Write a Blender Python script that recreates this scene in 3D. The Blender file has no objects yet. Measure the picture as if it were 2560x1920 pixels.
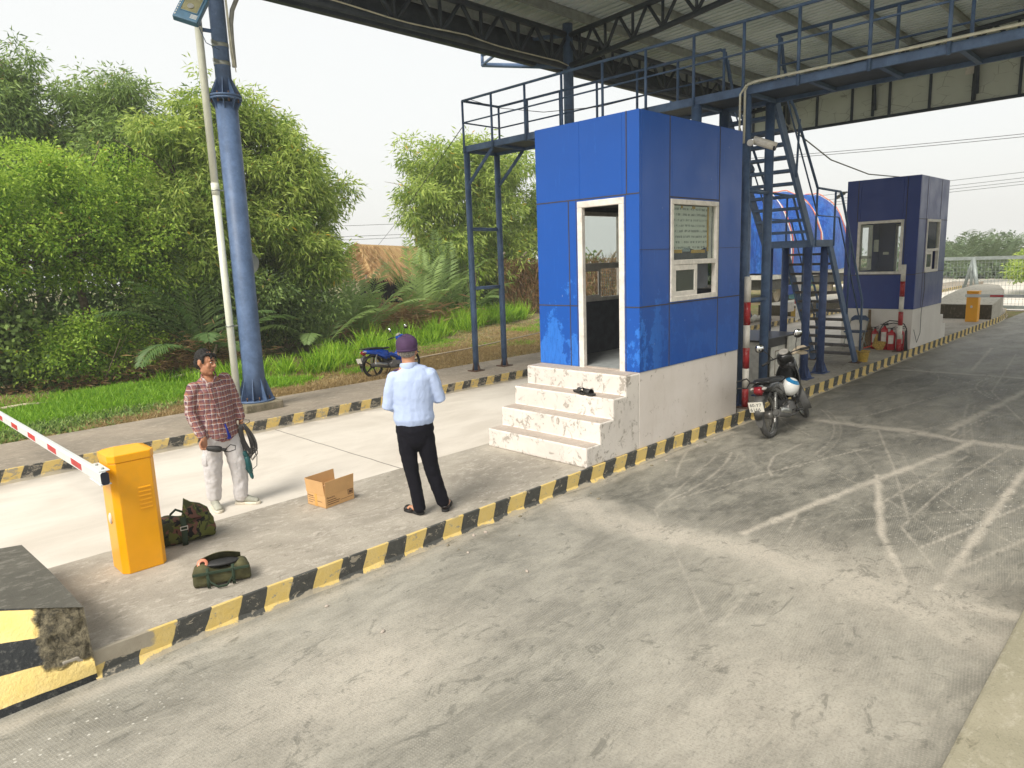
import bpy, bmesh, math, random
import numpy as np
from mathutils import Vector, Matrix, Euler, noise as mnoise
random.seed(7); rng = np.random.default_rng(7)
R = math.radians
SC = bpy.context.scene; COL = SC.collection
# ------------------------------------------------------------------ camera, sky, sun, exposure
yaw, pitch, roll = R(45.273), R(10.048), R(-2.024)
fw = Vector((math.cos(pitch)*math.cos(yaw), math.cos(pitch)*math.sin(yaw), -math.sin(pitch)))
rt = Vector((math.sin(yaw), -math.cos(yaw), 0)); upv = rt.cross(fw)
r2 = rt*math.cos(roll)+upv*math.sin(roll); u2 = -rt*math.sin(roll)+upv*math.cos(roll)
cd = bpy.data.cameras.new("camera"); cam = bpy.data.objects.new("camera", cd); COL.objects.link(cam)
M = Matrix((r2, u2, -fw)).transposed().to_4x4(); M.translation = Vector((-6.6757, -4.6173, 2.4298)); cam.matrix_world = M
cd.sensor_width = 36; cd.lens = 24.37; cd.clip_end = 3000; cd.clip_start = 0.05
SC.camera = cam
W = bpy.data.worlds.new("World"); SC.world = W; W.use_nodes = True
wn = W.node_tree; wn.nodes.clear()
SUN_EL, SUN_AZ = R(48), R(192)      # azimuth: direction towards the sun, from +X to +Y
sky = wn.nodes.new('ShaderNodeTexSky'); sky.sky_type = 'NISHITA'; sky.sun_disc = False
sky.sun_elevation = SUN_EL; sky.sun_rotation = R(90)-SUN_AZ; sky.dust_density = 6; sky.air_density = 1; sky.ozone_density = 1
b1 = wn.nodes.new('ShaderNodeBackground'); b1.inputs[1].default_value = 0.02; wn.links.new(sky.outputs[0], b1.inputs[0])
b2 = wn.nodes.new('ShaderNodeBackground'); b2.inputs[0].default_value = (0.93, 0.93, 0.895, 1); b2.inputs[1].default_value = 0.585
ad = wn.nodes.new('ShaderNodeAddShader'); wo = wn.nodes.new('ShaderNodeOutputWorld')
wn.links.new(b1.outputs[0], ad.inputs[0]); wn.links.new(b2.outputs[0], ad.inputs[1]); wn.links.new(ad.outputs[0], wo.inputs[0])
sl = bpy.data.lights.new("sun", 'SUN'); sl.energy = 2.2; sl.angle = R(24); sl.color = (1, 0.95, 0.86)
so = bpy.data.objects.new("sun", sl); COL.objects.link(so)
sd = Vector((math.cos(SUN_EL)*math.cos(SUN_AZ), math.cos(SUN_EL)*math.sin(SUN_AZ), math.sin(SUN_EL)))
so.rotation_euler = sd.to_track_quat('Z', 'Y').to_euler()
SC.view_settings.view_transform = 'Standard'; SC.view_settings.look = 'None'
SC.view_settings.exposure = 0.77; SC.view_settings.gamma = 1
SC.cycles.max_bounces = 8; SC.cycles.diffuse_bounces = 5; SC.cycles.transparent_max_bounces = 12

# ------------------------------------------------------------------ materials
class NT:
    def __init__(s, name):
        s.m = bpy.data.materials.new(name); s.m.use_nodes = True; s.t = s.m.node_tree
        s.p = s.t.nodes['Principled BSDF']; s.out = s.t.nodes['Material Output']
        s.tc = s.n('ShaderNodeTexCoord')
    def n(s, typ, **kw):
        nd = s.t.nodes.new(typ)
        for k, v in kw.items(): setattr(nd, k, v)
        return nd
    def l(s, a, b): s.t.links.new(a, b)
    def setin(s, sock, v):
        if isinstance(v, bpy.types.NodeSocket): s.l(v, sock)
        elif isinstance(v, (tuple, list)) and len(v) == 3 and sock.type == 'RGBA': sock.default_value = (*v, 1)
        else: sock.default_value = v
    def math(s, op, a, b=0.0, c=None, clamp=False):
        nd = s.n('ShaderNodeMath', operation=op, use_clamp=clamp); s.setin(nd.inputs[0], a); s.setin(nd.inputs[1], b)
        if c is not None: s.setin(nd.inputs[2], c)
        return nd.outputs[0]
    def mix(s, f, a, b, mode='MIX'):
        nd = s.n('ShaderNodeMix', data_type='RGBA', blend_type=mode); s.setin(nd.inputs[0], f); s.setin(nd.inputs[6], a); s.setin(nd.inputs[7], b)
        return nd.outputs[2]
    def obj(s): return s.tc.outputs['Object']
    def map(s, scale=(1, 1, 1), rot=(0, 0, 0), loc=(0, 0, 0), vec=None):
        nd = s.n('ShaderNodeMapping'); nd.inputs['Scale'].default_value = scale; nd.inputs['Rotation'].default_value = rot
        nd.inputs['Location'].default_value = loc; s.l(vec or s.obj(), nd.inputs[0]); return nd.outputs[0]
    def noise(s, scale=5, detail=4, rough=.6, vec=None, dist=0):
        nd = s.n('ShaderNodeTexNoise'); nd.inputs['Scale'].default_value = scale; nd.inputs['Detail'].default_value = detail
        nd.inputs['Roughness'].default_value = rough; nd.inputs['Distortion'].default_value = dist; s.l(vec or s.obj(), nd.inputs['Vector']); return nd.outputs[0]
    def vor(s, scale=5, vec=None, feat='F1'):
        nd = s.n('ShaderNodeTexVoronoi', feature=feat); nd.inputs['Scale'].default_value = scale; s.l(vec or s.obj(), nd.inputs['Vector']); return nd.outputs['Distance']
    def ramp(s, f, lo, hi, a=0.0, b=1.0):
        nd = s.n('ShaderNodeMapRange'); nd.inputs[1].default_value = lo; nd.inputs[2].default_value = hi; nd.inputs[3].default_value = a; nd.inputs[4].default_value = b
        nd.interpolation_type = 'SMOOTHSTEP'; s.setin(nd.inputs[0], f); return nd.outputs[0]
    def sep(s, vec=None):
        nd = s.n('ShaderNodeSeparateXYZ'); s.l(vec or s.obj(), nd.inputs[0]); return nd.outputs
    def bump(s, h, strength=.3, dist=.01):
        nd = s.n('ShaderNodeBump'); nd.inputs['Strength'].default_value = strength; nd.inputs['Distance'].default_value = dist
        s.setin(nd.inputs['Height'], h); s.l(nd.outputs[0], s.p.inputs['Normal'])
    def fin(s, col=None, rough=None, metal=None, spec=None):
        if col is not None: s.setin(s.p.inputs['Base Color'], col)
        if rough is not None: s.setin(s.p.inputs['Roughness'], rough)
        if metal is not None: s.p.inputs['Metallic'].default_value = metal
        if spec is not None: s.p.inputs['Specular IOR Level'].default_value = spec
        return s.m
def plain(name, col, rough=.6, metal=0, var=.15, scale=8, bump=0.0, bscale=60, dirt=0.0, dcol=(.25, .22, .17)):
    s = NT(name); f = s.noise(scale, 5); k = s.ramp(f, .3, .7, 1-var, 1+var)
    c = s.mix(1.0, col, s.n('ShaderNodeCombineColor').outputs[0], 'MULTIPLY')
    cc = c.node.inputs[7].links[0].from_node
    for i in range(3): s.l(k, cc.inputs[i])
    if dirt > 0:
        d = s.ramp(s.noise(scale*2.3, 8, .7), .52, .68); c = s.mix(s.math('MULTIPLY', d, dirt), c, dcol)
    if bump: s.bump(s.noise(bscale, 4), bump, .005)
    return s.fin(c, rough, metal)
# road
def mk_road():
    s = NT('road_concrete')
    at = s.n('ShaderNodeAttribute', attribute_name='dust'); dust = at.outputs['Fac']
    at2 = s.n('ShaderNodeAttribute', attribute_name='speck'); speck = at2.outputs['Fac']
    big = s.noise(.9, 6, .65, s.map((1.0, 2.2, 1), (0, 0, .5)), .6); med = s.noise(5, 8, .7, s.map((1, 2.0, 1), (0, 0, .75))); fine = s.noise(60, 5, .7)
    a = s.math('ADD', s.math('MULTIPLY', big, .9), s.math('MULTIPLY', med, .55)); a = s.ramp(a, .50, 1.0)
    px_ = s.sep()[0]; slab = s.math('MULTIPLY', s.ramp(s.math('ADD', px_, s.math('MULTIPLY', s.noise(1.2, 4), .5)), -1.2, -.9), s.ramp(px_, 8.6, 8.8, 1, .35))
    c = s.mix(slab, s.mix(a, (.185, .177, .15), (.385, .365, .31)), s.mix(a, (.105, .103, .088), (.30, .285, .24)))
    scr = s.noise(7, 3, .6, s.map((.35, 9, 1), (0, 0, .35)), .4); scr = s.ramp(scr, .60, .645)
    scr2 = s.noise(7, 3, .6, s.map((.35, 9, 1), (0, 0, -.35)), .4); scr2 = s.ramp(scr2, .63, .675)
    c = s.mix(s.math('MULTIPLY', s.math('MAXIMUM', scr, scr2), .30), c, (.42, .39, .32))
    pat = s.ramp(s.noise(1.6, 6, .6, s.map((1, 1.7, 1), (0, 0, .2), (4, 2, 0)), 1.0), .56, .72)
    c = s.mix(s.math('MULTIPLY', pat, .5), c, (.37, .35, .29))
    # brushed grid texture
    g = s.sep(s.map((1, 1, 1), (0, 0, .6))); gx = s.math('SINE', s.math('MULTIPLY', g[0], 260)); gy = s.math('SINE', s.math('MULTIPLY', g[1], 260))
    grid = s.math('MULTIPLY', gx, gy); gm = s.ramp(s.noise(1.1, 3), .36, .56); c = s.mix(s.math('MULTIPLY', s.math('MULTIPLY', s.ramp(grid, .2, .8), gm), .42), c, (.45, .43, .37))
    dn = s.math('MULTIPLY', dust, s.math('MULTIPLY', s.ramp(s.noise(17, 9, .8, None, 1.2), .29, .52), s.ramp(s.noise(1.7, 4), .25, .6, .65, 1.1))); dn = s.math('MINIMUM', s.math('MULTIPLY', dn, 1.15), .95)
    c = s.mix(dn, c, s.mix(s.noise(3, 4), (.50, .465, .39), (.58, .52, .44)))
    sp = s.ramp(s.vor(22, s.map((1, 1, 1), (0, 0, .3))), .12, .22, 1, 0); sp = s.math('MULTIPLY', sp, s.math('MULTIPLY', speck, s.ramp(s.noise(9, 3), .42, .5)))
    c = s.mix(sp, c, (.64, .62, .55))
    c = s.mix(s.ramp(s.noise(28, 9, .8, None, .8), .55, .64, 0, .38), c, (.42, .41, .35)); c = s.mix(s.ramp(s.noise(2.4, 9, .78, s.map((1, 1.8, 1), (0, 0, .3), (9, 1, 0)), 1.4), .55, .63, 0, .5), c, (.095, .095, .08)); c = s.mix(s.ramp(fine, .45, .7, 0, .35), c, (.10, .095, .08))
    s.bump(s.math('ADD', fine, s.math('MULTIPLY', grid, .12)), .35, .006)
    return s.fin(c, s.ramp(med, .3, .7, .45, .75), 0, .35)
def mk_lane():
    s = NT('lane_concrete'); big = s.noise(.7, 6, .6, s.map((1, 2, 1), (0, 0, .2)), .5); med = s.noise(6, 8, .75, s.map((1, 4, 1)))
    c = s.mix(s.ramp(big, .3, .75), (.70, .65, .575), (.56, .51, .44)); c = s.mix(s.ramp(med, .52, .78, 0, .45), c, (.42, .38, .32))
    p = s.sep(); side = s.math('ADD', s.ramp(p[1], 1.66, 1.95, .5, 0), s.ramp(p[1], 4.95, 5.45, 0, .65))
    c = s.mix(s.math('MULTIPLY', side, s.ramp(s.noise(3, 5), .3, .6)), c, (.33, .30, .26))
    j = s.math('ABSOLUTE', s.math('ADD', p[0], s.math('ADD', 1.93, s.math('MULTIPLY', s.noise(2, 3), .04)))); c = s.mix(s.ramp(j, .006, .014, .8, 0), c, (.15, .13, .11))
    c = s.mix(s.ramp(s.noise(80, 4), .55, .8, 0, .3), c, (.35, .32, .27)); s.bump(s.noise(50, 6), .25, .006)
    return s.fin(c, .8, 0, .2)
def mk_pave(name, c1, c2, c3):
    s = NT(name); big = s.noise(1.1, 7, .65, None, .5); med = s.noise(9, 8, .75, s.map((1, 1.8, 1), (0, 0, .4)), .3)
    c = s.mix(s.ramp(big, .32, .68), c1, c2); c = s.mix(s.ramp(med, .5, .66, 0, .75), c, c3)
    c = s.mix(s.ramp(s.noise(4, 8, .8, s.map((1, 2.5, 1), (0, 0, -.6)), 1.2), .56, .66, 0, .6), c, (c2[0]*.45, c2[1]*.43, c2[2]*.4))
    v = s.vor(1.6, s.map((1, 1, 1), (0, 0, 0)), 'DISTANCE_TO_EDGE'); s.bump(s.math('ADD', s.noise(70, 6, .7), med), .5, .01)
    fine = s.noise(90, 4, .7); c = s.mix(s.ramp(fine, .5, .75, 0, .4), c, (.10, .09, .075))
    return s.fin(c, .85, 0, .2)
def mk_kerb(name='kerb_paint', wear=.5, off=.0, fade=1.0, rough=.0):
    s = NT(name); p = s.sep(); x = s.math('ADD', s.math('ADD', p[0], s.math('MULTIPLY', p[2], -.4)), s.math('ADD', s.math('MULTIPLY', s.noise(6, 3), .03), s.math('MULTIPLY', s.noise(1.1, 2), .16)))
    st = s.math('FRACT', s.math('DIVIDE', s.math('ADD', x, 40.0+off), .418)); st = s.ramp(st, .49, .51)
    yel = s.mix(s.noise(7, 6, .7), (.72, .50, .10), (.70, .56, .28)); blk = s.mix(s.noise(20, 6, .7), (.035, .037, .035), (.11, .11, .10))
    c = s.mix(st, yel, blk)
    w = s.ramp(s.noise(11, 9, .72, s.map((1, 1, 1.6)), .6), .60-.12*wear, .66-.08*wear, 0, .9)
    low = s.math('MULTIPLY', s.ramp(s.math('SUBTRACT', p[2], s.math('MULTIPLY', s.math('SUBTRACT', s.noise(2.2, 6, .7), .45), .13)), .006, .014+.02*rough, 1, 0), .93)
    low = s.math('MAXIMUM', low, s.math('MULTIPLY', s.ramp(s.math('ADD', p[0], s.math('MULTIPLY', s.noise(8, 4), .15)), -5.40, -5.37, 1, 0), s.ramp(s.math('ADD', p[2], s.math('MULTIPLY', s.noise(9, 4), .05)), .095, .105)) if rough == 0 else 0.0)
    w2 = s.ramp(s.math('ADD', p[2], s.math('MULTIPLY', s.noise(3, 5), .28*rough)), .11*rough+.02, .14*rough+.03, 1, 0)
    c = s.mix(s.math('MAXIMUM', s.math('MAXIMUM', w, low), s.math('MULTIPLY', w2, min(1, rough*1.1))), c, s.mix(s.noise(9, 5), (.30, .26, .20), (.42, .38, .30)))
    s.bump(s.noise(30, 8, .7), .6, .012); return s.fin(c, .75, 0, .3)
def mk_nosepaint():
    s = NT('nose_paint'); p = s.sep(); z = s.math('ADD', p[2], s.math('MULTIPLY', s.noise(4, 3), .015))
    f = s.math('FRACT', s.math('DIVIDE', s.math('ADD', z, .239), .287)); st = s.ramp(f, .49, .505)
    yel = s.mix(s.noise(5, 6, .7), (.82, .58, .13), (.80, .67, .36)); blk = s.mix(s.ramp(s.noise(30, 6, .7), .5, .75), (.025, .028, .03), (.12, .12, .11))
    c = s.mix(st, yel, blk)
    # broken end: rough aggregate where x > about -6.0
    bx = s.math('ADD', p[0], s.math('MULTIPLY', s.noise(5, 6, .6, None, .5), .22)); br = s.math('MULTIPLY', s.ramp(bx, -5.93, -5.905), s.ramp(s.math('ADD', p[2], s.math('MULTIPLY', s.noise(7, 4), .12)), .19, .22))
    agg = s.mix(s.ramp(s.noise(26, 9, .8, None, 1), .35, .65), (.055, .05, .038), (.30, .26, .17))
    c = s.mix(br, c, agg); s.bump(s.math('ADD', s.noise(30, 8, .7), s.math('MULTIPLY', s.math('MULTIPLY', br, s.noise(16, 9, .75)), 5)), .8, .02)
    return s.fin(c, .8, 0, .3)
def mk_booth(name, base, light, weather=1.0):
    s = NT(name); p = s.sep()
    n1 = s.noise(2.0, 5); c = s.mix(n1, base, (base[0]*.8, base[1]*.85, base[2]*.85))
    # bleached run-off patches with ragged upper edges
    z = s.math('ADD', p[2], s.math('MULTIPLY', s.noise(3.2, 8, .8, s.map((1, 1, .55)), .2), 1.5))
    a = s.ramp(s.math('FRACT', s.math('MULTIPLY', s.math('SUBTRACT', z, .15), .9)), .0, .06); n = s.noise(1.7, 6, .75, s.map((1, 1, .8)))
    msk = s.ramp(s.math('ADD', n, s.ramp(p[2], 1.0, 2.9, .16, -.12)), .60, .63)
    msk = s.math('MULTIPLY', msk, s.ramp(s.noise(24, 5, .8, s.map((1, 1, .25))), .3, .6, .4, 1)); msk = s.math('MULTIPLY', msk, s.ramp(p[0], .02, .7, 1, .22)); c = s.mix(s.math('MULTIPLY', msk, .8*weather), c, light)
    st = s.ramp(s.noise(9, 4, .6, s.map((3, 3, .25))), .60, .72); c = s.mix(s.math('MULTIPLY', st, .18*weather), c, light)
    sc = s.ramp(s.vor(7, s.map((1, 1, .4))), .03, .045, .5, 0); c = s.mix(sc, c, (.35, .42, .6))
    s.bump(s.noise(2.5, 3), .12, .02)
    return s.fin(c, s.ramp(n1, .3, .7, .28, .42), 0, .5)
def mk_peel(name, c1, c2, c3, amt=.5):
    s = NT(name); n = s.noise(11, 9, .78, s.map((1, 1, .8)), .9); big = s.noise(1.5, 4)
    c = s.mix(s.ramp(big, .3, .7), c1, c2)
    w = s.ramp(s.math('ADD', n, s.math('MULTIPLY', s.noise(2.2, 4), .28)), .80-.19*amt, .84-.13*amt); c = s.mix(w, c, c3)
    c = s.mix(s.ramp(s.noise(3, 6, .7, s.map((2, 2, .3))), .55, .8, 0, .25), c, (c3[0]*1.1, c3[1]*.95, c3[2]*.8))
    s.bump(s.math('SUBTRACT', s.noise(24, 8, .7), s.math('MULTIPLY', w, 1.2)), .5, .008); return s.fin(c, .8, 0, .25)
def mk_leaf(name, c1, c2, c3, tr=.35):
    s = NT(name); at = s.n('ShaderNodeAttribute', attribute_name='hue'); h = at.outputs['Fac']
    c = s.mix(s.ramp(h, 0, .6), c1, c2); c = s.mix(s.ramp(h, .93, .97), c, c3)
    s.fin(c, .5, 0, .35); tb = s.n('ShaderNodeBsdfTranslucent'); s.l(c, tb.inputs[0])
    mx = s.n('ShaderNodeMixShader'); mx.inputs[0].default_value = tr; s.l(s.p.outputs[0], mx.inputs[1]); s.l(tb.outputs[0], mx.inputs[2]); s.l(mx.outputs[0], s.out.inputs[0])
    return s.m
def mk_steel(name, base, wear=.3):
    s = NT(name); n = s.noise(4, 6, .7); c = s.mix(s.ramp(n, .35, .7), base, tuple(b*1.5+.01 for b in base))
    c = s.mix(s.ramp(s.noise(30, 6, .75, s.map((1, 1, .5))), .60, .70, 0, wear), c, (.30, .33, .38))
    c = s.mix(s.ramp(s.noise(13, 7, .75), .66, .72, 0, .7*wear), c, (.12, .07, .045)); s.bump(s.noise(50, 4), .15, .004)
    return s.fin(c, .5, 0, .4)
def mk_soil():
    s = NT('ground_soil'); n = s.noise(1.2, 6, .7); m = s.noise(9, 8, .75)
    c = s.mix(s.ramp(n, .35, .65), (.25, .19, .115), (.115, .15, .035)); c = s.mix(s.ramp(m, .45, .7, 0, .7), c, (.33, .26, .15)); c = s.mix(s.ramp(s.noise(40, 5), .5, .7, 0, .5), c, (.07, .06, .035))
    s.bump(m, .6, .03); return s.fin(c, .95, 0, .1)
def mk_plaid():
    s = NT('plaid_cloth'); p = s.sep(); x = s.math('ADD', p[0], s.math('ADD', s.math('MULTIPLY', p[1], .9), s.math('MULTIPLY', s.noise(7, 3), .03))); z = s.math('ADD', p[2], s.math('MULTIPLY', s.noise(6, 3), .035))
    def band(v, per, off, w):
        f = s.math('ABSOLUTE', s.math('SUBTRACT', s.math('FRACT', s.math('ADD', s.math('DIVIDE', v, per), off)), .5)); return s.ramp(f, w, w+.035, 1, 0)
    c = s.mix(s.noise(9, 3), (.085, .042, .080), (.13, .065, .105))
    for v in (x, z):
        c = s.mix(s.math('MULTIPLY', band(v, .052, 0, .17), .5), c, (.27, .13, .12))
        c = s.mix(s.math('MULTIPLY', band(v, .052, .5, .045), .62), c, (.70, .62, .56)); c = s.mix(s.math('MULTIPLY', band(v, .052, .28, .03), .7), c, (.50, .22, .11))
    s.bump(s.noise(14, 4), .3, .01); return s.fin(c, .85, 0, .1)
def mk_cloth(name, col):
    s = NT(name); a = s.noise(5, 3, .5, s.map((1, 1, .45), (.3, .5, 0)), 1.5); b = s.noise(7, 3, .5, s.map((.5, .5, 1.3), (0, .6, 0), (3, 3, 3)), 1.0); s.bump(a, .35, .05); return s.fin(s.mix(s.noise(3, 3), col, tuple(c*.93 for c in col)), .85, 0, .15)
def mk_camo():
    s = NT('camouflage_cloth'); a = s.ramp(s.noise(15, 2, .4, None, .6), .48, .50); b = s.ramp(s.noise(13, 2, .4, s.map(loc=(5, 3, 1)), .6), .53, .55); d = s.ramp(s.noise(16, 2, .4, s.map(loc=(1, 8, 4)), .6), .57, .59)
    c = s.mix(a, (.045, .05, .02), (.10, .11, .028)); c = s.mix(b, c, (.13, .06, .045)); c = s.mix(d, c, (.012, .012, .012)); s.bump(s.noise(20, 4), .4, .01); return s.fin(c, .8, 0, .2)
def mk_glass(name='glass', tint=(.90, .93, .91), alpha=.12, rough=.03):
    s = NT(name); s.fin(tint, rough, 0, .8); s.p.inputs['Base Color'].default_value = (*[t*.25 for t in tint], 1)
    tr = s.n('ShaderNodeBsdfTransparent'); tr.inputs[0].default_value = (*tint, 1); mx = s.n('ShaderNodeMixShader'); mx.inputs[0].default_value = alpha
    s.l(tr.outputs[0], mx.inputs[1]); s.l(s.p.outputs[0], mx.inputs[2]); s.l(mx.outputs[0], s.out.inputs[0]); return s.m
def mk_notice():
    s = NT('notice_paper'); p = s.sep(); ln = s.math('SINE', s.math('MULTIPLY', s.math('ADD', p[2], s.math('MULTIPLY', s.noise(5, 2), .02)), 95)); w = s.noise(30, 4, .7, s.map((1, 1, .3)))
    c = s.mix(s.math('MULTIPLY', s.ramp(ln, .0, .6), s.ramp(w, .42, .55)), (.84, .87, .80), (.36, .39, .37)); s.bump(s.noise(5, 3), .4, .03); return s.fin(c, .7)
def mk_sheet():
    s = NT('roof_sheet_metal'); c = s.mix(s.ramp(s.noise(1.2, 5, .6, s.map((1, .5, 1))), .35, .65), (.60, .68, .72), (.74, .81, .86)); c = s.mix(s.ramp(s.noise(12, 6, .7, s.map((1, .3, 1))), .6, .75, 0, .4), c, (.3, .27, .2)); return s.fin(c, .6, 0, .4)
def mk_fascia():
    s = NT('fascia_panel'); c = s.mix(s.noise(3, 5), (.66, .69, .62), (.56, .59, .53)); c = s.mix(s.ramp(s.noise(5, 8, .75, s.map((1, 1, 1)), 1.5), .585, .60, 0, .0), c, (.1, .09, .07))
    v = s.ramp(s.vor(2.3, s.map((1, 1, 1.6)), 'DISTANCE_TO_EDGE'), .008, .016, .55, 0); v = s.math('MULTIPLY', v, s.ramp(s.noise(1.5, 2), .45, .55)); c = s.mix(v, c, (.08, .07, .05)); return s.fin(c, .7)
def mk_tarp():
    s = NT('tarp_plastic'); p = s.sep(); n = s.noise(2.0, 5, .6, s.map((1, 1, .5)), .5); c = s.mix(s.ramp(n, .35, .65), (.010, .105, .55), (.03, .20, .74)); s.bump(s.noise(2.2, 6, .65, s.map((2.6, 2.6, .5)), 2.0), 1.0, .35); return s.fin(c, .42, 0, .5)
def mk_thatch():
    s = NT('thatch'); n = s.noise(22, 6, .75, s.map((4, 1, 1))); c = s.mix(s.ramp(n, .3, .7), (.30, .19, .08), (.72, .50, .25)); s.bump(n, .9, .05); return s.fin(c, .95, 0, .1)
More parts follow.
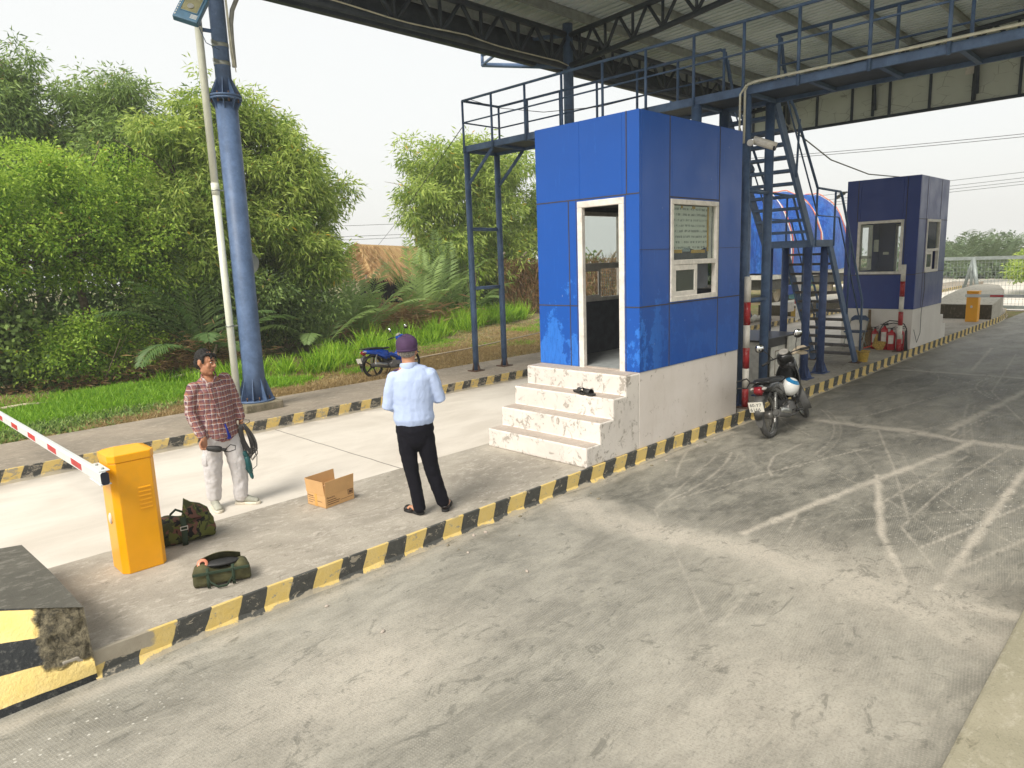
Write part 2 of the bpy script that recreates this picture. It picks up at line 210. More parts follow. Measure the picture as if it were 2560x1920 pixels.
MT = dict(
 road=mk_road(), lane=mk_lane(), pave=mk_pave('island_concrete', (.45, .41, .345), (.30, .272, .225), (.55, .50, .43)),
 walk=mk_pave('sidewalk_concrete', (.36, .305, .24), (.26, .225, .18), (.46, .40, .32)), nearkerb=mk_pave('mossy_concrete', (.37, .34, .25), (.30, .28, .20), (.46, .42, .33)),
 noseTop=mk_pave('nose_top_concrete', (.085, .083, .07), (.125, .12, .10), (.22, .21, .18)), farnose=mk_pave('pale_nose_concrete', (.46, .43, .35), (.54, .51, .43), (.25, .22, .17)), moss=mk_pave('mossy_face', (.055, .048, .03), (.10, .085, .06), (.20, .17, .12)),
 ped=mk_pave('pedestal_concrete', (.30, .26, .19), (.16, .145, .09), (.38, .33, .25)),
 kerb=mk_kerb('kerb_paint', .35, .17), kerb2=mk_kerb('worn_kerb_paint', .8, .02, 1, .85), nose=mk_nosepaint(),
 booth=mk_booth('blue_cladding', (.001, .082, .42), (.03, .20, .70)), booth2=mk_booth('navy_cladding', (.002, .030, .22), (.02, .09, .36), .15),
 white=mk_peel('peeling_white_paint', (.78, .73, .67), (.66, .61, .56), (.42, .38, .33), .62), whites=mk_peel('side_white_paint', (.78, .72, .67), (.70, .64, .58), (.36, .31, .26), .30), whitec=mk_peel('white_plaster', (.76, .72, .66), (.69, .65, .59), (.40, .36, .29), .1),
 step=mk_pave('step_tread', (.50, .43, .37), (.42, .36, .31), (.58, .52, .46)),
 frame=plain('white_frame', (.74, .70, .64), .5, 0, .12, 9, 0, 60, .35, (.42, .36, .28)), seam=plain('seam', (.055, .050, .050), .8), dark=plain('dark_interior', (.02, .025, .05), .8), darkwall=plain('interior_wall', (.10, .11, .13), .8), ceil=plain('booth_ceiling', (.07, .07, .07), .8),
 floor=plain('booth_floor', (.32, .34, .34), .5), glass=mk_glass(), dglass=mk_glass('dirty_glass', (.60, .68, .66), .42, .08), notice=mk_notice(), tape=plain('yellow_tape', (.62, .38, .05), .5), cloth=plain('plastic_sheet', (.6, .62, .62), .3),
 steel=mk_steel('blue_grey_steel', (.060, .105, .195), .4), colblue=mk_steel('column_blue', (.068, .112, .205), .25), dsteel=mk_steel('dark_truss_steel', (.028, .038, .055), .15), purlin=mk_steel('grey_purlin', (.25, .27, .27), .2), rust=plain('rusty_plate', (.10, .055, .035), .9), navy=mk_steel('navy_pipe', (.034, .060, .150), .5), tread=plain('worn_tread', (.10, .09, .085), .8, 0, .35, 12, .3),
 sheet=mk_sheet(), fascia=mk_fascia(), conduit=plain('grey_conduit', (.30, .30, .27), .6), cream=plain('cream_pipe', (.60, .58, .47), .5), pvc=plain('white_pvc', (.68, .70, .60), .35, 0, .06), black=plain('black_rubber', (.018, .018, .018), .6), strap=plain('galvanised_strap', (.34, .36, .33), .45, .6),
 orange=plain('orange_paint', (.90, .40, .003), .34, 0, .05, 3, .06, 6, .12, (.55, .30, .06)), orange2=plain('orange_paint_light', (.88, .38, .005), .35, 0, .03, 3), boomw=plain('boom_white', (.68, .70, .70), .35, 0, .03), red=plain('red_reflector', (.52, .028, .035), .4), brass=plain('brass_shaft', (.55, .36, .12), .35, .8), capblk=plain('black_cap', (.012, .014, .03), .5),
 redp=plain('red_pipe_paint', (.36, .012, .015), .5, 0, .15, 8, 0, 60, .5, (.45, .4, .36)), whitep=plain('white_pipe_paint', (.72, .68, .60), .5, 0, .1, 8, 0, 60, .25, (.3, .28, .25)),
 card=plain('cardboard', (.62, .37, .16), .85, 0, .06, 5), cardi=plain('cardboard_inside', (.42, .245, .105), .9, 0, .06), print_=plain('brown_print', (.14, .07, .03), .8), ctape=plain('brown_tape', (.62, .33, .08), .35),
 camo=mk_camo(), olive=plain('olive_canvas', (.075, .072, .028), .85, 0, .3, 14, .4, 90), dolive=plain('dark_green_webbing', (.022, .042, .022), .8), orangeplast=plain('salmon_plastic', (.75, .28, .17), .4), 
 skin=plain('skin', (.50, .25, .15), .5, 0, .12, 14), skind=plain('tanned_skin', (.43, .20, .11), .5, 0, .12, 14), hair=plain('black_hair', (.008, .007, .006), .75, 0, .3, 60, .8, 90), ghair=plain('grey_hair', (.22, .20, .18), .7, 0, .6, 80, .5, 120), plaid=mk_plaid(), shirt=mk_cloth('pale_blue_cloth', (.47, .57, .82)), greytr=mk_cloth('light_grey_trousers', (.58, .56, .56)), blktr=mk_cloth('black_trousers', (.008, .008, .013)), cap=plain('purple_cap', (.060, .026, .078), .8, 0, .2, 10, .2, 40), blueshirt=plain('royal_blue_cloth', (.01, .03, .32), .8),
 eye=plain('eye_white', (.7, .66, .6), .3), pupil=plain('pupil', (.01, .008, .006), .2), lip=plain('lips', (.30, .10, .07), .5), shoe=plain('grey_shoe', (.36, .36, .30), .8, 0, .2, 20), sole=plain('cream_sole', (.66, .61, .50), .7), leather=plain('black_leather', (.015, .012, .012), .35), teal=plain('teal_tool_plastic', (.008, .085, .09), .4), cable=plain('grey_cable', (.055, .053, .052), .55),
 mblack=plain('gloss_black_plastic', (.012, .012, .012), .25), mgrey=plain('dusty_grey_plastic', (.075, .074, .070), .55, 0, .25, 9), mblue=plain('gloss_blue_plastic', (.006, .075, .50), .2), seatm=plain('seat_vinyl', (.013, .013, .013), .5), chrome=plain('brushed_metal', (.55, .55, .53), .28, .9), alum=plain('cast_aluminium', (.28, .27, .26), .45, .7), tyre=plain('dusty_tyre', (.075, .073, .070), .85, 0, .2, 20), tyre2=plain('black_tyre', (.02, .02, .02), .85), tail=plain('tail_light', (.22, .006, .012), .2), clear=plain('clear_lens', (.42, .40, .36), .15), plate=plain('number_plate', (.70, .68, .60), .5, 0, .05), mirror=plain('mirror_glass', (.92, .94, .96), .03, 1.0, .01), helm=plain('white_helmet', (.78, .78, .75), .25, 0, .03), helmb=plain('blue_helmet', (.02, .20, .42), .25), spoke=plain('dull_spoke', (.17, .165, .155), .45, .6),
 leaf1=mk_leaf('acacia_leaf', (.15, .26, .035), (.50, .61, .14), (.66, .42, .05), .42), leaf2=mk_leaf('dark_leaf', (.075, .14, .038), (.30, .42, .115), (.40, .30, .1)), leaf3=mk_leaf('bush_leaf', (.13, .27, .025), (.47, .64, .09), (.45, .30, .07), .42),
 palm=mk_leaf('palm_leaf', (.085, .165, .045), (.30, .42, .13), (.60, .48, .22)), grass=mk_leaf('tall_grass_blade', (.12, .30, .010), (.38, .60, .05), (.50, .45, .12)), lawn=mk_leaf('lawn_blade', (.11, .28, .014), (.30, .52, .04), (.50, .42, .17)), dry=mk_leaf('dry_blade', (.30, .21, .09), (.50, .37, .18), (.20, .30, .05)), deadl=mk_leaf('dead_leaf', (.17, .095, .045), (.46, .29, .14), (.62, .46, .24)), farleaf=mk_leaf('far_leaf', (.10, .155, .085), (.165, .225, .115), (.28, .2, .1), .2),
 bark=plain('bark', (.17, .13, .085), .95, 0, .4, 14, .6, 30), thatch=mk_thatch(), soil=mk_soil(), sand=plain('pale_apron', (.62, .58, .50), .9, 0, .1, 1), tarp=mk_tarp(), truckw=plain('truck_cream', (.58, .56, .50), .5), green=plain('truck_green', (.03, .16, .07), .6), rubber=plain('muddy_tyre', (.13, .11, .085), .9), galv=plain('galvanised_steel', (.36, .40, .38), .5, .3), ropered=plain('red_rope', (.75, .18, .09), .7), ropew=plain('white_rope', (.75, .72, .68), .7),
 extred=plain('extinguisher_red', (.42, .010, .016), .25), label=plain('paper_label', (.66, .62, .56), .6), broom=plain('broom_fibre', (.16, .105, .05), .95, 0, .4, 40), straw=plain('straw_broom', (.40, .26, .06), .95, 0, .4, 40), redplast=plain('red_plastic', (.60, .07, .03), .35), yplast=plain('yellow_plastic', (.55, .36, .06), .45, 0, .2, 30, 0, 60, .8, (.12, .09, .04)), chairb=plain('blue_vinyl', (.02, .05, .12), .45), tabletop=plain('worn_black_top', (.03, .03, .032), .4), tablew=plain('off_white_board', (.64, .62, .55), .6), pulp=plain('brown_carton', (.24, .19, .14), .9), fl_body=plain('grey_blue_housing', (.050, .13, .21), .45), fl_glass=plain('lamp_reflector', (.42, .40, .24), .12, .6), cord=plain('power_line', (.06, .06, .06), .7), wood=plain('pale_stick', (.52, .44, .32), .9), redw=plain('red_signboard', (.4, .03, .03), .6), bluew=plain('blue_crate', (.03, .10, .45), .6), aqua=plain('aqua_plastic', (.25, .55, .55), .6))

# ------------------------------------------------------------------ mesh helpers
class MB:
    def __init__(s): s.v = []; s.f = []; s.mi = []; s.sm = []; s.M = Matrix.Identity(4); s.cur = 0
    def V(s, p): s.v.append(tuple(s.M @ Vector(p))); return len(s.v)-1
    def F(s, ids, smooth=False): s.f.append(tuple(ids)); s.mi.append(s.cur); s.sm.append(smooth)
    def poly(s, pts): s.F([s.V(p) for p in pts])
    def box(s, x0, x1, y0, y1, z0, z1):
        a = [s.V((x, y, z)) for z in (z0, z1) for x, y in ((x0, y0), (x1, y0), (x1, y1), (x0, y1))]
        for q in ((0, 3, 2, 1), (4, 5, 6, 7), (0, 1, 5, 4), (1, 2, 6, 5), (2, 3, 7, 6), (3, 0, 4, 7)): s.F([a[i] for i in q])
    def rings(s, rings, closed=True, cap=True, smooth=True):
        ids = [[s.V(p) for p in r] for r in rings]; n = len(rings[0])
        for a, b in zip(ids, ids[1:]):
            for i in range(n if closed else n-1):
                j = (i+1) % n; s.F((a[i], a[j], b[j], b[i]), smooth)
        if cap and closed: s.F(ids[0][::-1]); s.F(ids[-1])
    def tube(s, pts, r, n=10, cap=True, smooth=True):
        pts = [Vector(p) for p in pts]; m = len(pts); rs = r if isinstance(r, (list, tuple)) else [r]*m
        rg = []; ref = None
        for i, p in enumerate(pts):
            t = (pts[min(i+1, m-1)]-pts[max(i-1, 0)]).normalized()
            if ref is None: ref = Vector((0, 0, 1)) if abs(t.z) < .9 else Vector((1, 0, 0))
            a = (ref-t*ref.dot(t)).normalized(); b = t.cross(a); ref = a
            rg.append([p+a*rs[i]*math.cos(k*2*math.pi/n)+b*rs[i]*math.sin(k*2*math.pi/n) for k in range(n)])
        s.rings(rg, True, cap, smooth)
    def beam(s, p0, p1, w, h, up=(0, 0, 1)):
        p0 = Vector(p0); p1 = Vector(p1); t = (p1-p0).normalized(); u = Vector(up); sd_ = t.cross(u)
        if sd_.length < 1e-4: sd_ = Vector((1, 0, 0))
        sd_.normalize(); u = sd_.cross(t).normalized()
        rg = [[p+sd_*a*w/2+u*b*h/2 for a, b in ((-1, -1), (1, -1), (1, 1), (-1, 1))] for p in (p0, p1)]
        s.rings(rg, True, True, False)
    def lathe(s, prof, n=24, axis='Z', c=(0, 0, 0), cap=True):
        rg = []
        for r, h in prof:
            q = []
            for k in range(n):
                a = 2*math.pi*k/n; x, y = r*math.cos(a), r*math.sin(a)
                q.append({'Z': (c[0]+x, c[1]+y, c[2]+h), 'Y': (c[0]+x, c[1]+h, c[2]-y), 'X': (c[0]+h, c[1]+x, c[2]+y)}[axis])
            rg.append(q)
        s.rings(rg, True, cap, True)
    def ell(s, c, r, n=16, m=10):
        c = Vector(c); s.rings([[c+Vector((r[0]*math.sin(t)*math.cos(a), r[1]*math.sin(t)*math.sin(a), -r[2]*math.cos(t))) for a in [2*math.pi*k/n for k in range(n)]] for t in [math.pi*(i+.15)/(m+.3-1+1-.0) if 0 else math.pi*max(.02, min(.98, i/m)) for i in range(m+1)]])
    def prism(s, prof, y0, y1, axis='Y'):
        f = (lambda x, z, y: (x, y, z)) if axis == 'Y' else ((lambda x, y, z: (x, y, z)) if axis == 'Z' else (lambda y, z, x: (x, y, z)))
        a = [s.V(f(p[0], p[1], y0)) for p in prof]; b = [s.V(f(p[0], p[1], y1)) for p in prof]; n = len(prof)
        for i in range(n): s.F((a[i], a[(i+1) % n], b[(i+1) % n], b[i]))
        s.F(a[::-1]); s.F(b)
    def slab(s, prof, w, inset=.82, n=1):   # side profile in x,z swelled across y with rounded flanks
        cx = sum(p[0] for p in prof)/len(prof); cz = sum(p[1] for p in prof)/len(prof); rg = []
        for y, k in ((-w, inset), (-w*.82, .94), (-w*.4, 1), (w*.4, 1), (w*.82, .94), (w, inset)):
            rg.append([(cx+(x-cx)*k, y, cz+(z-cz)*k) for x, z in prof])
        s.rings(rg, True, True, True)
    def build(s, name, mats, parent=None, bevel=0, seg=2, auto=False, sub=0):
        me = bpy.data.meshes.new(name); me.from_pydata(s.v, [], s.f); 
        for m in (mats if isinstance(mats, (list, tuple)) else [mats]): me.materials.append(MT[m] if isinstance(m, str) else m)
        me.polygons.foreach_set('material_index', s.mi); me.polygons.foreach_set('use_smooth', s.sm)
        bm = bmesh.new(); bm.from_mesh(me); bmesh.ops.recalc_face_normals(bm, faces=bm.faces); bm.to_mesh(me); bm.free()
        o = bpy.data.objects.new(name, me); COL.objects.link(o)
        if parent: o.parent = parent
        if sub: md = o.modifiers.new('sub', 'SUBSURF'); md.levels = sub; md.render_levels = sub
        if bevel: md = o.modifiers.new('bev', 'BEVEL'); md.width = bevel; md.segments = seg; md.limit_method = 'ANGLE'; md.angle_limit = R(40)
        return o
def tag(o, label, cat, group=None):
    o['label'] = label; o['category'] = cat
    if group: o['group'] = group
    return o
def thing(name, label, cat, loc=(0, 0, 0), rot=(0, 0, 0), group=None):
    o = bpy.data.objects.new(name, None); COL.objects.link(o); o.location = loc; o.rotation_euler = rot; o.empty_display_size = .1
    return tag(o, label, cat, group)
def struct(o, kind='structure'): o['kind'] = kind; return o
def lab(o, label): o['label'] = label; return o
def copy_tree(o, parent=None):
    c = o.copy(); COL.objects.link(c); c.parent = parent
    for ch in list(o.children): copy_tree(ch, c)
    return c
K = .171; ZB = 1.096; ZT = 4.026; IW = 1.66
# ------------------------------------------------------------------ ground, road, lane, islands
def grid_obj(name, xs, ys, z, mat, attrs=None, hfun=None):
    X, Y = np.meshgrid(xs, ys); nx, ny = len(xs), len(ys); Z = np.full_like(X, z) if hfun is None else hfun(X, Y)
    co = np.stack([X, Y, Z], -1).reshape(-1, 3); i = np.arange((ny-1)*(nx-1)); r, c = i//(nx-1), i % (nx-1); a = r*nx+c
    f = np.stack([a, a+1, a+nx+1, a+nx], 1); me = bpy.data.meshes.new(name)
    me.vertices.add(len(co)); me.vertices.foreach_set('co', co.ravel()); me.loops.add(f.size); me.loops.foreach_set('vertex_index', f.ravel().astype(np.int32))
    me.polygons.add(len(f)); me.polygons.foreach_set('loop_start', np.arange(0, f.size, 4, dtype=np.int32)); me.update(calc_edges=True); me.validate()
    if attrs:
        for k, fn in attrs.items():
            at = me.attributes.new(k, 'FLOAT', 'POINT'); at.data.foreach_set('value', fn(X, Y).ravel().astype(np.float32))
    me.materials.append(MT[mat]); o = bpy.data.objects.new(name, me); COL.objects.link(o); return struct(o)
def pdist(X, Y, pl):
    d = np.full_like(X, 1e9)
    for (x0, y0), (x1, y1) in zip(pl, pl[1:]):
        L = (x1-x0)**2+(y1-y0)**2; t = np.clip(((X-x0)*(x1-x0)+(Y-y0)*(y1-y0))/L, 0, 1); d = np.minimum(d, np.hypot(X-x0-t*(x1-x0), Y-y0-t*(y1-y0)))
    return d
TR = [([(-1.55, 0), (-1.6, -1.2), (-1.46, -2.2), (-1.46, -3.2), (-1.4, -4)], .14, .62), ([(-1.62, -.3), (-1.66, -1.3), (-1.55, -2.2), (-1.7, -3.2), (-1.75, -4)], .30, .62), ([(-1.2, -1.92), (.5, -2.2), (2.87, -2.65), (3.4, -2.7)], .075, .95), ([(3.3, -.1), (3.45, -1.85), (3.3, -2.53), (3.4, -4)], .17, .75),
      ([(3.86, -2.33), (7.25, -2.6), (9, -2.8)], .10, .8), ([(8.6, -.1), (8.78, -4)], .10, .8), ([(9.2, -1.45), (12.9, -1.08)], .05, .6), ([(1.2, -2.25), (.97, -2.33), (-.45, -2.81), (-1.3, -3.24)], .055, .95), ([(4.5, -3.38), (2.2, -3.39), (-1.27, -3.44)], .06, .95),
      ([(-.58, -3.14), (1.06, -3.58), (2.2, -3.8)], .022, .8), ([(2.0, -1.1), (1.48, -1.1), (1.24, -1.08), (.74, -1.24), (.49, -1.4)], .02, .6), ([(-1.2, -3.1), (.2, -2.55), (2.6, -2.8)], .02, .6), ([(-4.6, -3.9), (-2.6, -2.3), (-1.2, -1.0), (.8, -.55)], .018, .45), ([(-1.2, -3.5), (-.2, -2.9), (1.1, -2.9), (3.2, -3.1)], .02, .6),
      ([(-6.8, -.12), (-5.4, -.2), (-2.5, -.10), (2, -.12)], .10, .5), ([(-.8, -1.0), (.5, -1.3), (2.6, -1.9)], .018, .55), ([(0, -2.9), (1.6, -2.3), (3.3, -1.6)], .02, .5), ([(4, -1.2), (6.5, -1.7), (8.5, -3.2)], .02, .5), ([(4.2, -3.2), (7, -2.2), (12, -1.7)], .02, .5)]
for k in range(34):
    x0, y0, a0, cv, L0 = -5+13*rng.random(), -.6-3.2*rng.random(), rng.normal()*.55, rng.normal()*.25, 1.2+2.5*rng.random(); pl = []
    for i in range(9): pl.append((x0, y0)); x0 += L0/8*math.cos(a0); y0 += L0/8*math.sin(a0); a0 += cv/8*L0
    TR.append((pl, .010+.016*rng.random()**2, .25+.4*rng.random()))
    if k % 3 == 0: TR.append(([(x, y-.09) for x, y in pl], .012, .35))
def dustf(X, Y):
    a = np.zeros_like(X)
    wob = .03*np.sin(X*9+Y*4)+.02*np.sin(X*23-Y*17)
    for n_, (pl, w, s_) in enumerate(TR):
        if n_ > 1: w *= .74; s_ *= .8
        a = np.maximum(a, s_*np.clip(1.25-(pdist(X, Y, pl)+wob*w*6)/w, 0, 1))
    a = np.maximum(a, .55*np.exp(-((X+1.5)**2/.5+(Y+3.0)**2/1.2))); a = np.maximum(a, .5*np.exp(-((X+4.7)**2/1.0+(Y+1.2)**2/.3))); a = np.maximum(a, .42*np.exp(-((X+3.2)**2/1.6+(Y+3.1)**2/.4)))
    return a
def speckf(X, Y): return np.clip(1.2*np.exp(-((X-1.4)**2/2.2+(Y+3.3)**2/.22))+np.exp(-((X+6.0)**2/.3+(Y+.55)**2/.12))+.35*np.exp(-((X-.2)**2/4+(Y+2.8)**2/.9)), 0, 1)
grid_obj('road', np.concatenate([np.arange(-14, -7, .5), np.arange(-7, 6, .028), np.arange(6, 14, .08), np.linspace(14, 60, 60)]), np.linspace(-4.0, .02, 190), 0, 'road', dict(dust=dustf, speck=speckf))
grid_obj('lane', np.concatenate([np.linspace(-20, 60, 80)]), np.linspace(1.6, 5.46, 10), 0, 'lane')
mb = MB(); mb.poly([(-58, -158, -.03), (258, -158, -.03), (258, 158, -.03), (-58, 158, -.03)]); struct(mb.build('ground', 'soil'))
def hgt(X, Y): return .11+.05*np.sin(X*.9+Y*.5)*np.clip((Y-8)/3, 0, 1)+.03*np.sin(X*2.3-Y*1.7)*np.clip((Y-8)/3, 0, 1)
grid_obj('verge', np.linspace(-16, 40, 160), np.linspace(6.9, 40, 90), 0, 'soil', None, hgt)
def isl_poly(x0, x1, y0=0., y1=IW):
    return [(x0, y0), (x1, y0), (x1+1.6, y0+.12), (x1+3.4, y0+.42), (x1+4.3, (y0+y1)/2), (x1+3.4, y1-.42), (x1+1.6, y1-.12), (x1, y1), (x0, y1)]
mb = MB(); mb.prism([(x, y) for x, y in isl_poly(-5.95, 19.6, .0, IW)], 0.0, K, 'Z'); struct(mb.build('pavement', 'pave', bevel=.006))
def kerb_face(name, mat, pts, dy, z1=K+.004, chip=True):
    mb = MB(); xs = []
    for (x0, y0), (x1, y1) in zip(pts, pts[1:]):
        n = max(1, int(math.hypot(x1-x0, y1-y0)/.07))
        for i in range(n): xs.append((x0+(x1-x0)*i/n, y0+(y1-y0)*i/n))
    xs.append(pts[-1]); rg = []
    for x, y in xs:
        j = mnoise.noise((x*6, 1, 0))*.010 if chip else 0; k = mnoise.noise((x*2.2, 5, 0))*.006 if chip else 0
        sk = .05+.03*mnoise.noise((x*1.7, 3, 0))+.015*mnoise.noise((x*9, 3, 0)); rg.append([(x, y-dy*sk, 0), (x, y-dy*(.018+.3*sk), .012), (x, y-dy*(.012+k), .034+.01*mnoise.noise((x*5, 0, 0))), (x, y-dy*(.010+k), z1-.006+j*.35), (x, y-dy*(.004), z1-.001+j*.2), (x, y+dy*.012, z1-.002)])
    mb.rings(rg, False, False, False); return struct(mb.build(name, mat))
kerb_face('kerb', 'kerb', [(-5.80, 0), (19.6, 0), (21.2, .12), (23, .42), (23.9, .83)], 1)
kerb_face('kerb', 'kerb2', [(-20, 5.44), (40, 5.44)], 1)
mb = MB(); mb.box(-20, 45, 5.45, 7.08, 0.02, K); struct(mb.build('sidewalk', 'walk', bevel=.01))
mb = MB(); mb.box(-9, 30, -9, -3.985, -.01, K+.01); struct(mb.build('pavement', 'nearkerb', bevel=.02))
mb = MB(); mb.poly([(24.5, -4.2, .002), (60, -4.2, .002), (60, 14, .002), (24.5, 14, .002)]); struct(mb.build('apron', 'sand'))
# concrete nose blocks that end the islands
def nose(label, pts, z0, z1, mats, front=None):
    mb = MB(); mb.cur = 0; n = len(pts)
    b = [mb.V((x, y, z0)) for x, y in pts]; t = [mb.V((x, y, z1)) for x, y in pts]
    for i in range(n): mb.cur = 1; mb.F((b[i], b[(i+1) % n], t[(i+1) % n], t[i]))
    mb.cur = 0; mb.F(t); o = mb.build('island_nose_block', mats, bevel=.02); return tag(o, label, 'concrete block')
T_ = [(-5.807, -.024), (-6.16, .345), (-6.8, .85), (-6.9, .98), (-6.6, 1.42), (-6.05, 1.53), (-5.853, 1.46), (-5.82, .74)]; B_0 = [(-5.79, -.035), (-6.42, -.05), (-7.3, .3), (-7.5, .95), (-7.1, 1.5), (-6.3, 1.62), (-5.86, 1.58), (-5.81, .74)]
mb = MB(); t = [mb.V((x, y, .478)) for x, y in T_]; b = [mb.V((x, y, 0)) for x, y in B_0]
mb.cur = 1
for i in range(1, 8): mb.F((b[i], b[(i+1) % 8], t[(i+1) % 8], t[i]))
NX, NZ = 60, 30; rg = []
for k in range(NZ+1):
    v = k/NZ; r = []
    for i in range(NX+1):
        u = i/NX; q = Vector((*B_0[0], 0)).lerp(Vector((*B_0[1], 0)), u).lerp(Vector((*T_[0], .478)).lerp(Vector((*T_[1], .478)), u), v)
        br = max(0, min(1, (q.x+6.02+.10*mnoise.noise((q.z*7, 2, q.x*4)))/.03))*max(0, min(1, (q.z-.13+.05*mnoise.noise((q.x*9, 7, 1)))/.04))
        if 0 < i < NX and 0 < k: d = br*(.012+.030*max(0, mnoise.fractal(q*14, 1, 2, 5)+.3))*(1 if k < NZ else .5); q = q+Vector((.45*d*0, d, -d*.2 if k < NZ else -.006*br))
        r.append(tuple(q))
    rg.append(r)
mb.rings(rg, False, False, True); mb.cur = 0; mb.F(t)
tag(mb.build('island_nose_block', ['noseTop', 'nose']), 'dark topped concrete nose block with broken corner and yellow black bands beside the boom barrier', 'concrete block')
mb = MB(); pb = [(18.55, .02), (19.8, .03), (21.0, .18), (22.0, .5), (22.3, .9), (21.9, 1.25), (21.0, 1.45), (19.8, 1.6), (18.55, 1.6)]; zt2 = [.62, .78, .95, 1.05, 1.08, 1.06, .97, .8, .62]
b = [mb.V((x, y, K)) for x, y in pb]; t = [mb.V((x, y, z)) for (x, y), z in zip(pb, zt2)]
for i in range(9): mb.cur = 1 if i == 8 else 0; mb.F((b[i], b[(i+1) % 9], t[(i+1) % 9], t[i]))
mb.cur = 0
for i in range(3): mb.F((t[i], t[i+1], t[7-i], t[8-i]))
mb.F((t[3], t[4], t[5]))
tag(mb.build('island_nose_block', ['farnose', 'moss'], bevel=.02), 'pale pointed concrete nose block behind the far orange barrier', 'concrete block')
nose('concrete nose block with mossy dark face on the far sidewalk', [(17.6, 5.6), (24, 5.6), (26, 6.3), (24, 7.0), (17.6, 7.0)], K, .55, ['farnose', 'moss'])
# ------------------------------------------------------------------ toll booths
def wall_panels(mb, ax, c0, c1, u0, u1, z0, z1, holes):
    # solid wall slab between c0..c1 on axis ax with rectangular holes (u0,u1,z0,z1)
    us = sorted({u0, u1, *[h[0] for h in holes], *[h[1] for h in holes]}); zs = sorted({z0, z1, *[h[2] for h in holes], *[h[3] for h in holes]})
    for a, b in zip(us, us[1:]):
        col = []
        for p, q in zip(zs, zs[1:]):
            if any(h[0]-1e-6 <= a and b <= h[1]+1e-6 and h[2]-1e-6 <= p and q <= h[3]+1e-6 for h in holes): col.append(None)
            else: col.append((p, q))
        run = None
        for s_ in col+[None]:
            if s_ is None:
                if run: (mb.box(c0, c1, a, b, *run) if ax == 'X' else mb.box(a, b, c0, c1, *run))
                run = None
            else: run = (run[0], s_[1]) if run else s_
def rect(mb, ax, c0, c1, u0, u1, z0, z1, w):
    f = (lambda a, b, p, q: mb.box(c0, c1, a, b, p, q)) if ax == 'X' else (lambda a, b, p, q: mb.box(a, b, c0, c1, p, q))
    f(u0, u1, z0, z0+w); f(u0, u1, z1-w, z1); f(u0, u0+w, z0+w, z1-w); f(u1-w, u1, z0+w, z1-w)
bt = thing('toll_booth', 'bright blue clad toll booth with open doorway on a white concrete base with steps', 'toll booth')
L1, W1 = 2.395, 1.566
mb = MB(); mb.box(0, L1, .008, W1, K, ZB-.003); mb.build('base', 'whites', bt, bevel=.012)
mb = MB()
pr = [(.004, K), (.004, ZB-.006), (-.263, ZB-.006)]
for i in range(1, 4): z = ZB-.006-.2313*i; pr += [(-.263-.244*(i-1), z), (-.263-.244*i, z)]
pr.append((-.263-.244*3, K)); ys = [.007]+[W1*k/14 for k in range(1, 14)]+[W1+.004]
mb.rings([[(x, y, z) for x, z in pr] for y in ys], True, True, False); st_o = mb.build('stair', 'white', bt, bevel=.016, seg=3)
for i in range(1, 4): mb = MB(); z = ZB-.2313*i-.004; mb.box(-.263-.244*i+.014, -.263-.244*(i-1)-.003, .022, W1-.02, z-.03, z+.001); mb.build('tread', 'step', bt)
mb = MB(); mb.box(-.25, .01, .02, W1-.02, ZB-.03, ZB-.001); mb.build('tread', 'step', bt)
mb = MB(); dr = (.235, .855, ZB, 3.065); wn1 = (.67, 1.735, 1.905, 3.06); t = .045
wall_panels(mb, 'X', 0, t, 0, W1, ZB, ZT, [dr]); wall_panels(mb, 'Y', 0, t, t+.002, L1, ZB, ZT, [wn1])
wall_panels(mb, 'Y', W1-t, W1, t+.002, L1-t-.002, ZB, ZT, [(.80, 1.75, 1.83, 3.06)]); wall_panels(mb, 'X', L1-t, L1, t+.002, W1, ZB, ZT, [(.35, 1.2, 1.95, 3.0)])
mb.box(.05, L1-.05, .05, W1-.05, ZT-.07, ZT-.03); mb.build('cladding', 'booth', bt, bevel=.005)
mb = MB(); t2 = .05
wall_panels(mb, 'X', t+.002, t2+.01, t2, W1-t2, ZB, ZT-.1, [dr]); wall_panels(mb, 'Y', t+.002, t2+.01, t2+.02, L1-t2-.02, ZB, ZT-.1, [wn1]); wall_panels(mb, 'Y', W1-t2-.01, W1-t-.002, t2+.02, L1-t2-.02, ZB, ZT-.1, [(.80, 1.75, 1.83, 3.06)]); wall_panels(mb, 'X', L1-t2-.01, L1-t-.002, t2, W1-t2, ZB, ZT-.1, [(.35, 1.2, 1.95, 3.0)])
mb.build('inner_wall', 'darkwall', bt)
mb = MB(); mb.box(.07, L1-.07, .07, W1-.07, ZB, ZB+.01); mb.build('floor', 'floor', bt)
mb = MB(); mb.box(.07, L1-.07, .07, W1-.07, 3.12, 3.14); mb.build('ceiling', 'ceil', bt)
def seams(bt_, X0, Y0, xl, yl, name='seam'):
    mb = MB()
    for y0, y1, z0, z1 in xl: mb.box(X0-.0035, X0+.002, y0, y1, z0, z1)
    for x0, x1, z0, z1 in yl: mb.box(x0, x1, Y0-.0035, Y0+.002, z0, z1)
    mb.build(name, 'seam', bt_)
s = .0065
